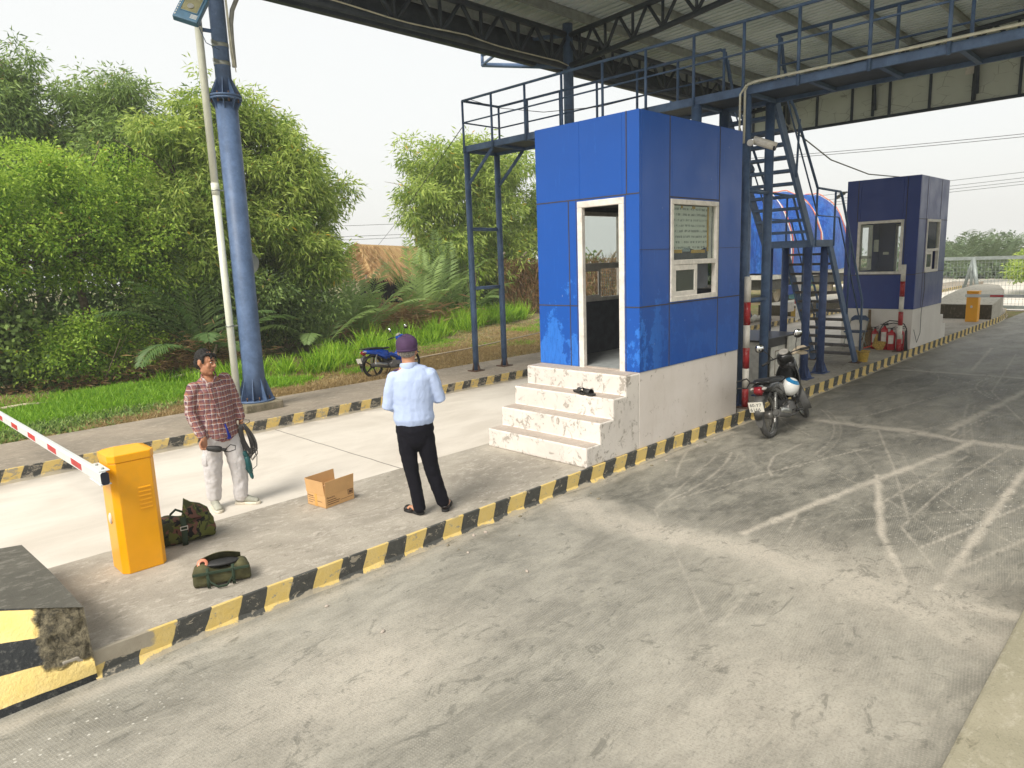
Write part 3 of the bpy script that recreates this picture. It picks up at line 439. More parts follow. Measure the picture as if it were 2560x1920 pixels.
seams(bt, 0, 0, [(0, .9, 3.130-s, 3.130+s), (.9, W1, 3.130-s, 3.130+s), (.172-s, .172+s, 3.135, ZT), (1.035-s, 1.035+s, ZB, 3.125), (0, .2, 1.855-s, 1.855+s), (.91, 1.03, 1.855-s, 1.855+s), (1.04, W1, 1.855-s, 1.855+s), (.912, .912+s, ZB, 3.125), (.186, .186+s, ZB, 3.125)],
      [(.62-s, .62+s, ZB, ZT), (1.79-s, 1.79+s, ZB, ZT), (0, .615, 1.855-s, 1.855+s), (.625, 1.785, 1.855-s, 1.855+s), (1.795, L1, 1.855-s, 1.855+s), (.625, 1.785, 3.112-s, 3.112+s), (0, .61, 2.507-s*.3, 2.507+s*.3), (1.8, L1, 2.507-s*.3, 2.507+s*.3)])
mb = MB(); rect(mb, 'X', -.012, .05, .205, .895, ZB-.2, 3.105, .075); o = mb.build('door_frame', 'frame', bt, bevel=.006)
mb = MB(); mb.box(-.004, .05, .282, .818, ZB-.02, ZB+.012); mb.build('threshold', 'step', bt)
def window(bt_, x0, x1, z0, z1, zs, Y0, notice=True, sl=None):
    mb = MB(); rect(mb, 'Y', Y0-.016, Y0+.05, x0, x1, z0, z1, .058); mb.box(x0+.058, x1-.058, Y0-.012, Y0+.045, zs-.03, zs+.03); w = mb.build('window', 'frame', bt_, bevel=.005)
    mb = MB(); mb.box(x0+.05, x1-.05, Y0+.02, Y0+.026, zs+.02, z1-.05); mb.build('pane', 'glass', w)
    xm = sl or (x0+x1)/2
    mb = MB(); rect(mb, 'Y', Y0-.008, Y0+.02, x0+.055, xm+.03, z0+.055, zs-.032, .065); sf = mb.build('sliding_sash', 'frame', w, bevel=.004)
    mb = MB(); mb.box(x0+.11, xm-.02, Y0+.004, Y0+.01, z0+.11, zs-.09); mb.build('pane', 'dglass', w)
    return w, xm
w, xm = window(bt, .64, 1.765, 1.875, 3.09, 2.345, 0, sl=1.225)
mb = MB(); mb.box(1.60, 1.66, .03, .05, 2.38, 3.03); mb.build('inner_jamb', 'frame', w)
mb = MB(); mb.rings([[(.71+i*.85/12, .036+.006*math.sin(i*1.3+j), 2.50+j*.52/8-(.02*math.sin(i*.9) if j == 0 else 0)) for i in range(13)] for j in range(9)], False, False); mb.build('notice_sheet', 'notice', w)
mb = MB(); mb.box(.705, .95, .028, .031, 2.455, 2.497); mb.box(1.16, 1.50, .028, .031, 2.45, 2.49); mb.box(1.545, 1.585, .028, .031, 2.47, 3.02); mb.box(.92, .96, .028, .031, 2.99, 3.02); mb.box(1.18, 1.25, .028, .031, 2.99, 3.02); mb.build('tape', 'tape', w)
mb = MB(); mb.box(.7, 1.66, .075, .09, 2.0, 2.47); mb.build('inner_board', 'darkwall', w)
mb = MB(); rect(mb, 'Y', W1-.05, W1+.01, .80, 1.75, 1.83, 3.06, .055); mb.box(.85, 1.7, W1-.04, W1, 2.28, 2.36); w2 = mb.build('window', 'frame', bt, bevel=.005); lab(w2, 'far side window seen through the open doorway')
mb = MB(); mb.box(.85, 1.70, W1-.02, W1-.014, 2.34, 3.02); mb.build('pane', 'glass', w2)
mb = MB(); rect(mb, 'Y', W1-.045, W1-.03, .86, 1.25, 1.87, 2.3, .05); mb.build('sliding_sash', 'frame', w2)
mb = MB()
for i in range(9): mb.box(1.27+i*.045, 1.274+i*.045, W1-.012, W1-.008, 1.9, 2.28)
for i in range(8): mb.box(1.27, 1.65, W1-.012, W1-.008, 1.92+i*.045, 1.924+i*.045)
mb.build('mesh_grille', 'galv', w2)
mb = MB(); rect(mb, 'X', L1-.05, L1+.01, .35, 1.2, 1.95, 3.0, .05); w3 = mb.build('window', 'frame', bt); mb = MB(); mb.box(L1-.02, L1-.014, .4, 1.15, 2.0, 2.95); mb.build('pane', 'dglass', w3)
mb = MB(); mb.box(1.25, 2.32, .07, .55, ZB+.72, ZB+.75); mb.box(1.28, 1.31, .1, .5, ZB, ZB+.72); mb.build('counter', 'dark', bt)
# booth 2
b2 = thing('toll_booth', 'dark navy toll booth farther down the island on a white base', 'toll booth', (10.486, 0, 0))
L2, W2, z2t, z2b = 2.25, 1.517, 3.954, 1.065
mb = MB(); mb.box(0, L2+.03, .01, W2, K, z2b-.003); mb.box(L2+.03, L2+.30, .012, W2, K, z2b-.3); mb.box(L2+.3, L2+.58, .014, W2, K, z2b-.55); mb.build('base', 'whitec', b2, bevel=.012)
mb = MB(); wa = (.33, 1.21, 1.90, 2.99); wb = (.66, 1.63, 1.90, 2.99)
wall_panels(mb, 'X', 0, t, 0, W2, z2b, z2t, [wa]); wall_panels(mb, 'Y', 0, t, t+.002, L2, z2b, z2t, [wb]); wall_panels(mb, 'Y', W2-t, W2, t+.002, L2-t-.002, z2b, z2t, [(.5, 1.6, 1.9, 3.0)]); wall_panels(mb, 'X', L2-t, L2, t+.002, W2, z2b, z2t, [(.45, 1.1, 1.3, 3.0)])
mb.box(.05, L2-.05, .05, W2-.05, z2t-.07, z2t-.03); mb.build('cladding', 'booth2', b2, bevel=.006)
seams(b2, 0, 0, [(1.27-s, 1.27+s, 3.03, z2t), (.26-s, .26+s, z2b, z2t), (0, W2, 1.83-s, 1.83+s)], [(.53-s, .53+s, z2b, z2t), (1.62-s, 1.62+s, 3.03, z2t), (0, L2, 3.03-s, 3.03+s), (0, L2, 1.85-s, 1.85+s)])
mb = MB(); rect(mb, 'X', -.016, .05, .29, 1.25, 1.845, 3.035, .06); w = mb.build('window', 'frame', b2, bevel=.005); mb = MB(); mb.box(.02, .026, .34, 1.2, 1.9, 2.98); mb.build('pane', 'glass', w)
mb = MB(); rect(mb, 'X', .06, .09, .95, 1.22, 1.95, 2.95, .05); mb.box(.06, .09, .95, 1.22, 2.2, 2.26); mb.build('inner_sash', 'frame', w); mb = MB(); mb.box(.1, .104, .82, .92, 2.35, 2.62); mb.box(.1, .104, .6, .72, 2.28, 2.34); mb.build('notice_sheet', 'label', w)
w, _ = window(b2, .61, 1.67, 1.85, 3.035, 2.35, 0)
mb = MB(); rect(mb, 'Y', W2-.05, W2+.01, .5, 1.6, 1.9, 3.0, .05); mb.build('window', 'frame', b2); mb = MB(); rect(mb, 'X', L2-.05, L2+.01, .45, 1.1, 1.3, 3.0, .05); mb.build('window', 'frame', b2)
mb = MB(); mb.tube([(.62, -.02, 1.86), (.64, -.03, 1.5), (.5, -.03, .95), (.52, -.03, .5), (.3, -.03, .3), (-.05, -.05, .62)], .006, 6); tag(mb.build('thin_cable', 'cord'), 'thin dark cord hanging down the far booth wall below its window', 'cable').location = (10.486, 0, 0)
# slippers
def slipper(loc, rz, label):
    t_ = thing('slipper', label, 'slipper', loc, (0, 0, rz), 'pair of black slippers on the step')
    mb = MB(); out = [(.0, .035), (.05, .043), (.13, .036), (.2, .045), (.255, .035), (.27, 0), (.255, -.035), (.2, -.045), (.13, -.036), (.05, -.043), (0, -.035), (-.012, 0)]
    mb.prism(out, 0, .022, 'Z'); mb.build('sole', 'black', t_, bevel=.006)
    mb = MB(); mb.rings([[(x, .046*math.cos(a), .02+.052*math.sin(a)) for a in [math.pi*k/10 for k in range(11)]] for x in (.12, .16, .21)], False, False); ob = mb.build('strap', 'black', t_); md = ob.modifiers.new('s', 'SOLIDIFY'); md.thickness = .006
    mb = MB()
    for q in (-.25, .25): mb.rings([[(x, .0475*math.cos(math.pi/2+q+a), .0215+.054*math.sin(math.pi/2+q+a)) for a in (-.1, .1)] for x in (.125, .205)], False, False)
    mb.build('stripe', 'label', t_)
slipper((-.38, .66, .869), R(-115), 'left black slipper lying tilted behind its mate on the third step')
slipper((-.44, .55, .869), R(-100), 'right black slipper with pale stripes on the third step')
# ------------------------------------------------------------------ canopy
cn = thing('canopy', 'large steel toll plaza canopy with corrugated roof, trusses and tall blue columns', 'canopy')
def rz_(y): return 7.86+(6.3-y)*.045
CX0, CX1, CY0, CY1 = -3.4, 16.6, -16, 7.4  # unseen near edge CX0 set back to let more light in
mb = MB(); n = int((CX1-CX0)/.21); rg = []
for y in (CY0, CY1): rg.append([(CX0+i*.21+dx_, y, rz_(y)+dz_) for i in range(n+1) for dx_, dz_ in ((0, 0), (.125, 0), (.135, .075), (.195, .075), (.205, 0))])
mb.rings(rg, False, False, False); mb.build('roof_sheet', 'sheet', cn)
for y in (7.25, 6.0, 4.7, 3.15, 1.85, .45, -.95, -2.35, -3.75, -5.15, -6.5, -8, -9.5):
    mb = MB(); z = rz_(y)-.005; mb.box(CX0, CX1, y-.035, y+.035, z-.008, z-.001); mb.box(CX0, CX1, y-.004, y+.002, z-.19, z-.008); mb.box(CX0, CX1, y-.035, y+.035, z-.198, z-.19); mb.build('purlin', 'purlin', cn)
mb = MB(); mb.box(CX0, CX1, 7.30, 7.44, 7.0, 7.50); mb.box(CX0, CX1, 7.38, 7.46, 7.5, 7.95); mb.build('eave_beam', 'dsteel', cn, bevel=.01)
def truss(bot, top, r, nseg, mat='dsteel'):
    mb = MB(); bot = [Vector(p) for p in bot]; top = [Vector(p) for p in top]
    def at(pl, t):
        x = t*(len(pl)-1); i = min(int(x), len(pl)-2); return pl[i].lerp(pl[i+1], x-i)
    mb.tube(bot, r, 10); mb.tube(top, r, 10)
    for i in range(nseg):
        a, m_, b = i/nseg, (i+.5)/nseg, (i+1)/nseg
        mb.tube([at(top, a), at(bot, m_)], r*.62, 8); mb.tube([at(bot, m_), at(top, m_)], r*.55, 8); mb.tube([at(bot, m_), at(top, b)], r*.62, 8)
    return mb.build('truss', mat, cn)
zb_, zt_ = 6.78, 7.46
truss([(-3.3, 6.35, zb_), (6.35, 6.35, zb_)], [(-3.3, 6.35, zt_+.02), (6.35, 6.35, zt_)], .07, 9); truss([(6.35, 6.35, zb_), (15.5, 6.35, zb_)], [(6.35, 6.35, zt_), (15.5, 6.35, zt_)], .065, 8)
for X_ in (-1.75, 6.35, 15.2):
    truss([(X_, 6.35, 6.79), (X_, 4, 6.98), (X_, 1.5, 7.25), (X_, -2, 7.4), (X_, -10, 7.6)], [(X_, 6.35, 7.44), (X_, 4, 7.56), (X_, 1.5, 7.75), (X_, -2, 7.95), (X_, -10, 8.2)], .06, 13)
    mb = MB(); mb.tube([(X_, 6.35, 6.78), (X_, 9.2, 7.42)], .055, 8); mb.tube([(X_, 6.35, 7.46), (X_, 7.6, 7.66), (X_, 9.2, 7.66)], .05, 8); mb.tube([(X_, 9.2, 7.4), (X_, 9.2, 7.68)], .04, 8); mb.tube([(X_, 7.6, 7.04), (X_, 7.7, 7.66)], .035, 8); mb.tube([(X_, 7.6, 7.04), (X_, 8.4, 7.66), (X_, 9.2, 7.42)], .035, 8); mb.tube([(X_, 9.2, 7.42), (X_-.9, 7.4, 7.3)], .03, 8); mb.build('outrigger', 'steel', cn)
# corrugated fascia at the far end
X_ = 16.7; mb = MB(); mb.poly([(X_, -13, 6.28), (X_, 7.3, 6.32), (X_, 7.3, 8.0), (X_, -13, 8.7)]); mb.build('fascia_panel', 'fascia', cn)
mb = MB(); mb.box(X_-.05, X_+.02, -13, 7.3, 6.24, 6.32)
y = 6.9
while y > -12: mb.box(X_-.045, X_-.004, y-.035, y+.035, 6.3, 7.9); y -= 1.06
for y in (5.6, 3.0, .4, -2.2, -4.8): mb.tube([(X_-.5, y, 7.9), (X_-.08, y+.04, 6.5)], .05, 8); mb.tube([(X_-.1, y+.1, 7.9), (X_-.08, y+.1, 6.34)], .045, 8)
mb.build('fascia_frame', 'dsteel', cn)
mb = MB(); mb.box(X_-.07, X_-.03, .55, .75, 7.05, 7.35); mb.build('junction_box', 'frame', cn)
def gussets(mb, c, z, r, h, out, n=8, up_=True, t=.012, ph=.2):
    for k in range(n):
        a = 2*math.pi*k/n+ph; d = Vector((math.cos(a), math.sin(a), 0)); q = Vector((-d.y, d.x, 0))*t/2
        tri = [Vector(c)+d*r*.95+Vector((0, 0, z)), Vector(c)+d*out+Vector((0, 0, z)), Vector(c)+d*r*.95+Vector((0, 0, z+(h if up_ else -h)))]
        mb.rings([[p+q for p in tri], [p-q for p in tri]], True, True, False)
def bigcol(x, y):
    mb = MB(); mb.lathe([(.185, .3), (.168, .9), (.165, 4.98)], 28, c=(x, y, 0)); mb.lathe([(.117, 5.12), (.117, 7.7)], 24, c=(x, y, 0)); col = mb.build('column', 'colblue', cn)
    mb = MB(); mb.lathe([(.30, .3), (.30, .33)], 24, c=(x, y, 0)); gussets(mb, (x, y, 0), .33, .18, .36, .29); mb.build('base_plate', 'colblue', col)
    mb = MB(); mb.lathe([(.24, 5.02), (.24, 5.05)], 28, c=(x, y, 0)); mb.lathe([(.24, 5.06), (.24, 5.09)], 28, c=(x, y, 0)); gussets(mb, (x, y, 0), 5.09, .117, .26, .235); gussets(mb, (x, y, 0), 5.02, .165, .16, .235, up_=False); mb.build('flange', 'steel', col)
    mb = MB()
    for k in range(8):
        a = 2*math.pi*(k+.5)/8+.2
        mb.lathe([(.012, .33), (.012, .39)], 8, c=(x+.25*math.cos(a), y+.25*math.sin(a), 0)); mb.lathe([(.012, 4.97), (.012, 5.12)], 8, c=(x+.21*math.cos(a), y+.21*math.sin(a), 0))
    mb.build('bolt', 'rust', col); return col
c1 = bigcol(-1.735, 6.42)
for z in (5.52, 5.78):
    mb = MB(); mb.lathe([(.122, z), (.124, z+.055)], 20, c=(-1.735, 6.42, 0)); mb.beam((-1.83, 6.33, z+.03), (-1.92, 6.30, z+.04), .02, .05); mb.build('clamp_band', 'strap', c1)
bigcol(6.37, 6.35); bigcol(15.2, 6.35)
for x, y in ((-1.72, 6.42),):
    mb = MB(); mb.box(-2.06, -1.42, 6.09, 6.78, K-.05, .3); tag(mb.build('column_pedestal', 'ped', bevel=.02), 'weathered square concrete pedestal under the big blue column', 'pedestal')
# wires along truss
mb = MB(); pts = [(-3.3+i*.46, 6.22+.02*math.sin(i*1.3), 6.83-.05*abs(math.sin(i*.45))) for i in range(21)]; mb.tube(pts+[(6.2, 6.2, 6.75)], .014, 6)
tag(mb.build('cable', 'cream'), 'long pale cable clipped along the lower chord of the roof truss', 'cable')
# pvc downpipe + conduit + floodlight
dp = thing('downpipe', 'tall white plastic pipe beside the big blue column', 'pipe')
mb = MB(); mb.tube([(-2.02, 6.47, .2), (-2.02, 6.47, 3.62)], .056, 20); mb.tube([(-2.02, 6.47, 3.60), (-2.02, 6.47, 3.78)], .061, 20); mb.tube([(-2.02, 6.47, 3.76), (-2.02, 6.46, 8.5)], .056, 20); mb.build('pipe', 'pvc', dp)
mb = MB(); mb.tube([(-2.02, 6.47, .3), (-2.02, 6.47, .42)], .063, 20); mb.build('coupling', 'galv', dp)
for z in (1.55, 3.66): mb = MB(); mb.tube([(-2.02, 6.47, z), (-2.02, 6.47, z+.02)], .066, 16); mb.beam((-1.98, 6.46, z+.01), (-1.88, 6.44, z+.01), .012, .02); mb.build('strap', 'strap', dp)
mb = MB(); mb.tube([(-1.60, 6.30, 5.5), (-1.60, 6.30, 5.9), (-1.59, 6.30, 6.12), (-1.55, 6.3, 6.32), (-1.45, 6.3, 6.52), (-1.28, 6.3, 6.70), (-1.0, 6.3, 6.85), (-.6, 6.3, 6.9)], .034, 12); tag(mb.build('flexible_conduit', 'conduit'), 'thick grey conduit curving away from the top of the big blue column', 'conduit')
mb = MB(); mb.tube([(-1.625, 6.28, 5.5), (-1.64, 6.29, 5.7), (-1.645, 6.29, 6.4), (-1.64, 6.3, 7.2)], .012, 8); mb.tube([(-1.60, 6.262, 5.42), (-1.625, 6.27, 5.75), (-1.65, 6.27, 6.9)], .008, 6); tag(mb.build('cable', 'cream'), 'pale cable strapped upright on the big blue column', 'cable')
mb = MB(); mb.lathe([(.0, -.008), (.20, -.008), (.20, .008), (0, .008)], 28, 'X', (0, 0, 0), cap=False); ds = mb.build('round_sign', 'galv'); tag(ds, 'grey round sign seen nearly edge on behind the big blue column', 'sign'); ds.location = (-1.56, 6.66, 2.55); ds.rotation_euler = (0, 0, R(62)); mb = MB(); mb.beam((-.02, 0, 0), (-.14, 0, 0), .03, .03); mb.build('bracket', 'steel', ds)
fl = thing('floodlight', 'grey blue rectangular floodlight clamped near the top of the white pipe', 'floodlight')
Mf = Matrix.Translation((-2.30, 6.0, 6.10)) @ Euler((R(-30), R(18), R(-38)), 'XYZ').to_matrix().to_4x4()
mb = MB(); mb.M = Mf; mb.box(-.17, .17, -.03, .06, -.23, .27); mb.box(-.12, .12, .06, .13, -.15, .2); mb.build('housing', 'fl_body', fl, bevel=.012)
mb = MB(); mb.M = Mf; rect(mb, 'Y', -.038, -.028, -.12, .13, -.09, .22, .012); mb.build('lens_frame', 'fl_body', fl)
mb = MB(); mb.M = Mf; mb.box(-.105, .115, -.034, -.029, -.075, .205); gl = mb.build('lens', 'fl_glass', fl)
mb = MB(); mb.M = Mf; mb.lathe([(.045, 0), (.03, .004), (.012, .006)], 16, 'Y', (.0, -.042, .02)); mb.build('lamp_tube', 'chrome', fl)
mb = MB(); mb.M = Mf
for i in range(6): mb.box(-.152, -.142, -.0325, -.030, -.19+i*.05, -.165+i*.05)
for i in range(4): mb.box(.05, .14, -.0325, -.030, -.12-i*.02, -.113-i*.02)
mb.build('printed_marks', 'frame', fl)
mb = MB(); mb.tube([(-2.02, 6.42, 6.06), (-2.14, 6.22, 6.08)], .03, 10); mb.beam((-2.0, 6.45, 6.0), (-1.8, 6.42, 6.0), .03, .05); mb.tube([(-2.18, 6.1, 5.95), (-2.0, 6.3, 5.78), (-1.8, 6.32, 5.72)], .006, 6); mb.build('bracket', 'steel', fl)
# ------------------------------------------------------------------ catwalk
cw = thing('catwalk', 'blue grey steel catwalk with railings crossing above the booths on pipe legs', 'catwalk')
XA, XB = 2.95, 3.87; DZ0, DZ1 = 4.605, 4.70; YA, YB = 6.26, -9.0
mb = MB(); mb.box(XA+.03, XB-.03, YB, YA-.02, 4.66, 4.668); mb.build('deck', 'dsteel', cw)
for x in (XA, XB-.05): mb = MB(); mb.box(x, x+.05, YB, YA, DZ0, DZ1+.02); mb.build('edge_beam', 'steel', cw, bevel=.004)
mb = MB(); mb.box(XA, XB, YA-.05, YA+.002, DZ0-.003, DZ1); mb.build('cross_beam', 'steel', cw)
y = 5.4
while y > YB: mb = MB(); mb.box(XA+.05, XB-.05, y-.03, y+.03, DZ0+.003, DZ0+.05); mb.build('cross_beam', 'steel', cw); y -= .86
def rail(pts, r=.024): mb = MB(); mb.tube(pts, r, 10); return mb.build('handrail', 'steel', cw)
ny = [6.2, 5.38, 4.5, 3.62, 2.74, 1.9, 1.065, .285, -.485, -1.365, -2.22, -3.1, -3.98, -4.86]
fy = [6.12, 5.31, 3.57, 4.45, 2.7, 1.9, 1.08, .2, -.525, -1.39, -2.23, -3.1, -3.98, -4.86]
for y in ny: mb = MB(); mb.tube([(XA-.02, y, DZ0-.02), (XA-.02, y, 5.57)], .023, 10); mb.build('post', 'steel', cw)
for y in fy: mb = MB(); mb.tube([(XB-.02, y, DZ1-.05), (XB-.02, y, 5.55)], .023, 10); mb.build('post', 'steel', cw)
rail([(XA-.02, YB, 5.57), (XA-.02, 6.2, 5.57), (XB-.02, 6.12, 5.56), (XB-.02, 1.14, 5.55), (XB+.02, 1.08, 5.5), (XB+.18, 1.08, 5.1)], .024); rail([(XA-.02, YB, 5.16), (XA-.02, 6.2, 5.16), (XB-.02, 6.12, 5.14), (XB-.02, 1.08, 5.14)], .015)
rail([(XB-.02, YB, 5.54), (XB-.02, .25, 5.54), (XB+.04, .2, 5.5), (XB+.20, .22, 5.1)], .024); rail([(XB-.02, YB, 5.12), (XB-.02, .2, 5.12)], .015)
def leg(x, y, r=.057, z1=DZ0, mat='steel'):
    mb = MB(); mb.tube([(x, y, K), (x, y, z1)], r, 18); l_ = mb.build('leg', mat, cw)
    mb = MB(); mb.box(x-.14, x+.14, y-.12, y+.12, K, K+.018); gussets(mb, (x, y, 0), K+.018, r, .17, .115, 4, ph=0); mb.build('base_plate', 'rust' if y > 4 else 'navy', l_); return l_
for x, y in ((3.0, 6.21), (3.83, 6.20)): leg(x, y, .062)
for x, y in ((3.0, 1.05), (3.83, 1.05)): leg(x, y, .075, mat='steel')
for x, y in ((3.0, .25), (3.83, .30)): leg(x, y, .057 if x < 3.5 else .068, mat='steel')
for x, y in ((3.0, 6.21), (3.83, 6.2)): mb = MB(); mb.tube([(x+.0, y-.05, 4.0), (x+.0, y-.75, 4.6)], .033, 10); mb.build('brace', 'steel', cw)
for y, z in ((6.2, 1.9), (6.2, 3.1), (.27, 3.32), (.27, 1.72)): mb = MB(); mb.tube([(3.0, y, z), (3.83, y+.02, z)], .036, 10); mb.build('cross_bar', 'steel', cw)
# conduits on the catwalk and camera
mb = MB(); mb.tube([(XA-.03, -9, 4.75), (XA-.03, .1, 4.75), (XA-.05, .2, 4.73), (XA-.05, .24, 4.65), (XA-.05, .24, 3.95)], .017, 8); mb.tube([(XA-.07, -9, 4.735), (XA-.07, .05, 4.735), (XA-.11, .2, 4.70), (XA-.11, .28, 4.6), (XA-.11, .28, 3.95)], .015, 8)
tag(mb.build('cable_conduit', 'cream'), 'pair of cream conduits running along the catwalk edge and down its leg', 'conduit')
cc = thing('security_camera', 'white bullet security camera mounted at the top corner of the near booth', 'camera')
mb = MB(); mb.M = Matrix.Translation((2.86, .10, 3.93)); mb.lathe([(.045, 0), (.045, .03)], 16, 'X', (-.06, 0, 0)); mb.tube([(-.03, 0, 0), (.04, -.03, .02), (.07, -.06, .01)], .018, 8); mb.build('mount', 'frame', cc)
mb = MB(); mb.tube([(2.90, .08, 3.95), (2.985, -.16, 3.85)], .042, 16); mb.tube([(2.895, .09, 3.985), (2.995, -.19, 3.865)], .045, 16); mb.build('body', 'frame', cc); mb = MB(); mb.tube([(2.985, -.16, 3.85), (2.99, -.185, 3.843)], .044, 16); mb.build('lens_ring', 'capblk', cc)
# ------------------------------------------------------------------ staircase
sc_ = thing('steel_staircase', 'blue grey steel staircase in two flights with a landing on four pipe legs', 'staircase')
SY0, SY1 = .33, 1.16
def stringer(p0, p1, y, mat='steel'): mb = MB(); mb.beam((p0[0], y, p0[1]), (p1[0], y, p1[1]), .05, .16, (0, 0, 1)); return mb.build('stringer', mat, sc_, bevel=.004)
for y in (SY0, SY1): stringer((4.08, 4.66), (5.62, 2.55), y); stringer((6.42, 2.52), (8.02, .18), y)
for i in range(10): mb = MB(); z = 4.50-.192*i; x = 4.20+(4.66-.0-z-.16)*.72+.02; mb.box(x-.11, x+.09, SY0+.02, SY1-.02, z-.045, z); mb.build('tread', 'steel', sc_, bevel=.004)
for i in range(12): mb = MB(); z = 2.38-.182*i; x = 6.53+(2.38-z)*.683; mb.box(x-.12, x+.10, SY0+.02, SY1-.02, z-.04, z); mb.build('tread', 'tread', sc_, bevel=.004)
mb = MB(); mb.box(5.60, 6.50, SY0-.03, SY0+.02, 2.49, 2.61); mb.box(5.60, 6.50, SY1-.02, SY1+.03, 2.49, 2.61); mb.box(5.598, 5.64, SY0-.032, SY1+.032, 2.488, 2.61); mb.box(6.46, 6.502, SY0-.032, SY1+.032, 2.488, 2.61); mb.box(5.62, 6.48, SY0, SY1, 2.58, 2.6); mb.build('landing', 'steel', sc_, bevel=.004)
mb = MB(); mb.box(3.87, 4.12, SY0, SY1, 4.64, 4.70); mb.build('landing', 'steel', sc_)
for x, y in ((5.66, .40), (6.44, .42), (5.66, 1.1), (6.44, 1.14)):
    mb = MB(); mb.tube([(x, y, K), (x, y, 2.5)], .068, 18); l_ = mb.build('leg', 'navy', sc_); mb = MB(); mb.box(x-.16, x+.16, y-.13, y+.13, K, K+.015); gussets(mb, (x, y, 0), K+.015, .068, .22, .15, 4, ph=.78); mb.build('base_plate', 'navy', l_)
def srail(pts, r): mb = MB(); mb.tube(pts, r, 10); return mb.build('handrail', 'steel', sc_)
for y in (SY0-.03, SY1+.02):
    srail([(4.15, y, 5.45), (4.42, y, 4.82), (4.70, y, 4.62), (5.70, y, 3.48), (6.74, y, 3.46), (6.82, y, 3.40), (8.14, y, 1.42), (8.16, y, .2)], .022)
    srail([(4.2, y, 5.0), (4.62, y, 4.45), (5.76, y, 3.02), (6.72, y, 3.01), (8.14, y, .9)], .013)
    for x, a, b in ((4.82, 3.6, 4.5), (5.70, 2.5, 3.48), (6.52, 2.5, 3.46), (7.34, 1.2, 2.62)): mb = MB(); mb.tube([(x, y, a), (x+(.06 if x < 5 else 0), y, b)], .019, 8); mb.build('post', 'steel', sc_)
    mb = MB(); mb.box(7.9, 8.25, y-.08, y+.12, K, K+.012); mb.build('foot_plate', 'rust', sc_)
# ------------------------------------------------------------------ red white posts
def rwpost(x, y, h, label):
    t_ = thing('bollard', label, 'bollard', (x, y, K), (0, 0, 0), 'red and white striped pipe posts'); nb = 7; bh = h/6.6; z = 0; k = 0
    hs = [.28*h/1.9, .3*h/1.9, .3*h/1.9, .33*h/1.9, .33*h/1.9, .36*h/1.9]
    for i, q in enumerate(hs): mb = MB(); mb.tube([(0, 0, z), (0, 0, z+q)], .0475 if i % 2 else .0476, 24, cap=True); mb.build('band', 'redp' if i % 2 == 0 else 'whitep', t_); z += q
    mb = MB(); mb.box(-.12, .12, -.1, .1, 0, .012); mb.build('base_plate', 'rust', t_)
rwpost(2.86, .11, 1.92, 'tall red and white striped post at the near booth corner behind the motorcycle')
rwpost(10.05, .12, 1.89, 'tall red and white striped post in front of the navy booth and extinguishers')
# ------------------------------------------------------------------ barriers
bc = thing('barrier_cabinet', 'bright orange barrier gate cabinet standing in the foreground on the island', 'barrier cabinet')
cx0, cx1, cy0, cy1 = -5.315, -4.995, 1.02, 1.335; ch = .045
oct_ = [(cx0, cy0+ch), (cx0+ch*.9, cy0), (cx1-ch*.8, cy0), (cx1, cy0+ch), (cx1, cy1-ch), (cx1-ch, cy1), (cx0+ch, cy1), (cx0, cy1-ch)]
mb = MB(); mb.prism(oct_, K, 1.045, 'Z'); mb.build('body', 'orange', bc, bevel=.006)
mb = MB(); g = [(x+(.003 if x > -5.15 else -.003), y+(.003 if y > 1.17 else -.003)) for x, y in oct_]
a = [mb.V((x, y, 1.047)) for x, y in g]; b = [mb.V((x, y, 1.105)) for x, y in g]; r1 = mb.V((cx0+.09, (cy0+cy1)/2+.02, 1.140)); r2_ = mb.V((cx1-.06, (cy0+cy1)/2+.02, 1.134))
for i in range(8): mb.F((a[i], a[(i+1) % 8], b[(i+1) % 8], b[i]))
mb.F((b[1], b[2], r2_, r1)); mb.F((b[2], b[3], r2_)); mb.F((b[3], b[4], r2_)); mb.F((b[4], b[5], r2_)); mb.F((b[5], b[6], r1, r2_)); mb.F((b[6], b[7], r1)); mb.F((b[7], b[0], r1)); mb.F((b[0], b[1], r1)); mb.F(a[::-1]); mb.build('lid', 'orange', bc, bevel=.005)
for i in range(6): mb = MB(); z = .66+i*.033; mb.M = Matrix.Translation((-5.10, cy0, z)); mb.rings([[(-.045, 0, .008), (.045, 0, .008)], [(-.043, -.008, -.002), (.043, -.008, -.002)], [(-.045, -.0005, -.006), (.045, -.0005, -.006)]], False, False, False); mb.build('vent_slot', 'orange', bc)
mb = MB(); mb.ell((cx0-.004, 1.165, .60), (.014, .022, .045)); mb.build('lock_handle', 'frame', bc)
mb = MB(); mb.lathe([(.028, -.06), (.028, 0)], 18, 'X', (cx0, 1.12, .975)); mb.build('shaft', 'brass', bc); mb = MB(); mb.lathe([(.036, -.006), (.036, .004)], 18, 'X', (cx0, 1.12, .975)); mb.build('shaft_ring', 'orange2', bc)
bm_ = thing('barrier_boom', 'white barrier boom with red bands reaching from the near orange cabinet over the lane', 'barrier boom', (-5.385, .885, .99), (R(-.0), 0, R(0)))
mb = MB(); Lb = 5.2; dz = -.018
def boomseg(mb, y0, y1, w=.026, h=.046, c=.012): mb.rings([[(x, y, z+y*dz) for x, z in ((-w+c, -h), (w-c, -h), (w, -h+c), (w, h-c), (w-c, h), (-w+c, h), (-w, h-c), (-w, -h+c))] for y in (y0, y1)], True, True, False)
boomseg(mb, 0, Lb); mb.build('beam', 'boomw', bm_)
for i in range(7):
    mb = MB(); y0 = .52+.80*i; mb.box(-.0275, .0275, y0, y0+.30, -.026+y0*dz, .024+y0*dz); mb.build('red_band', 'red', bm_)
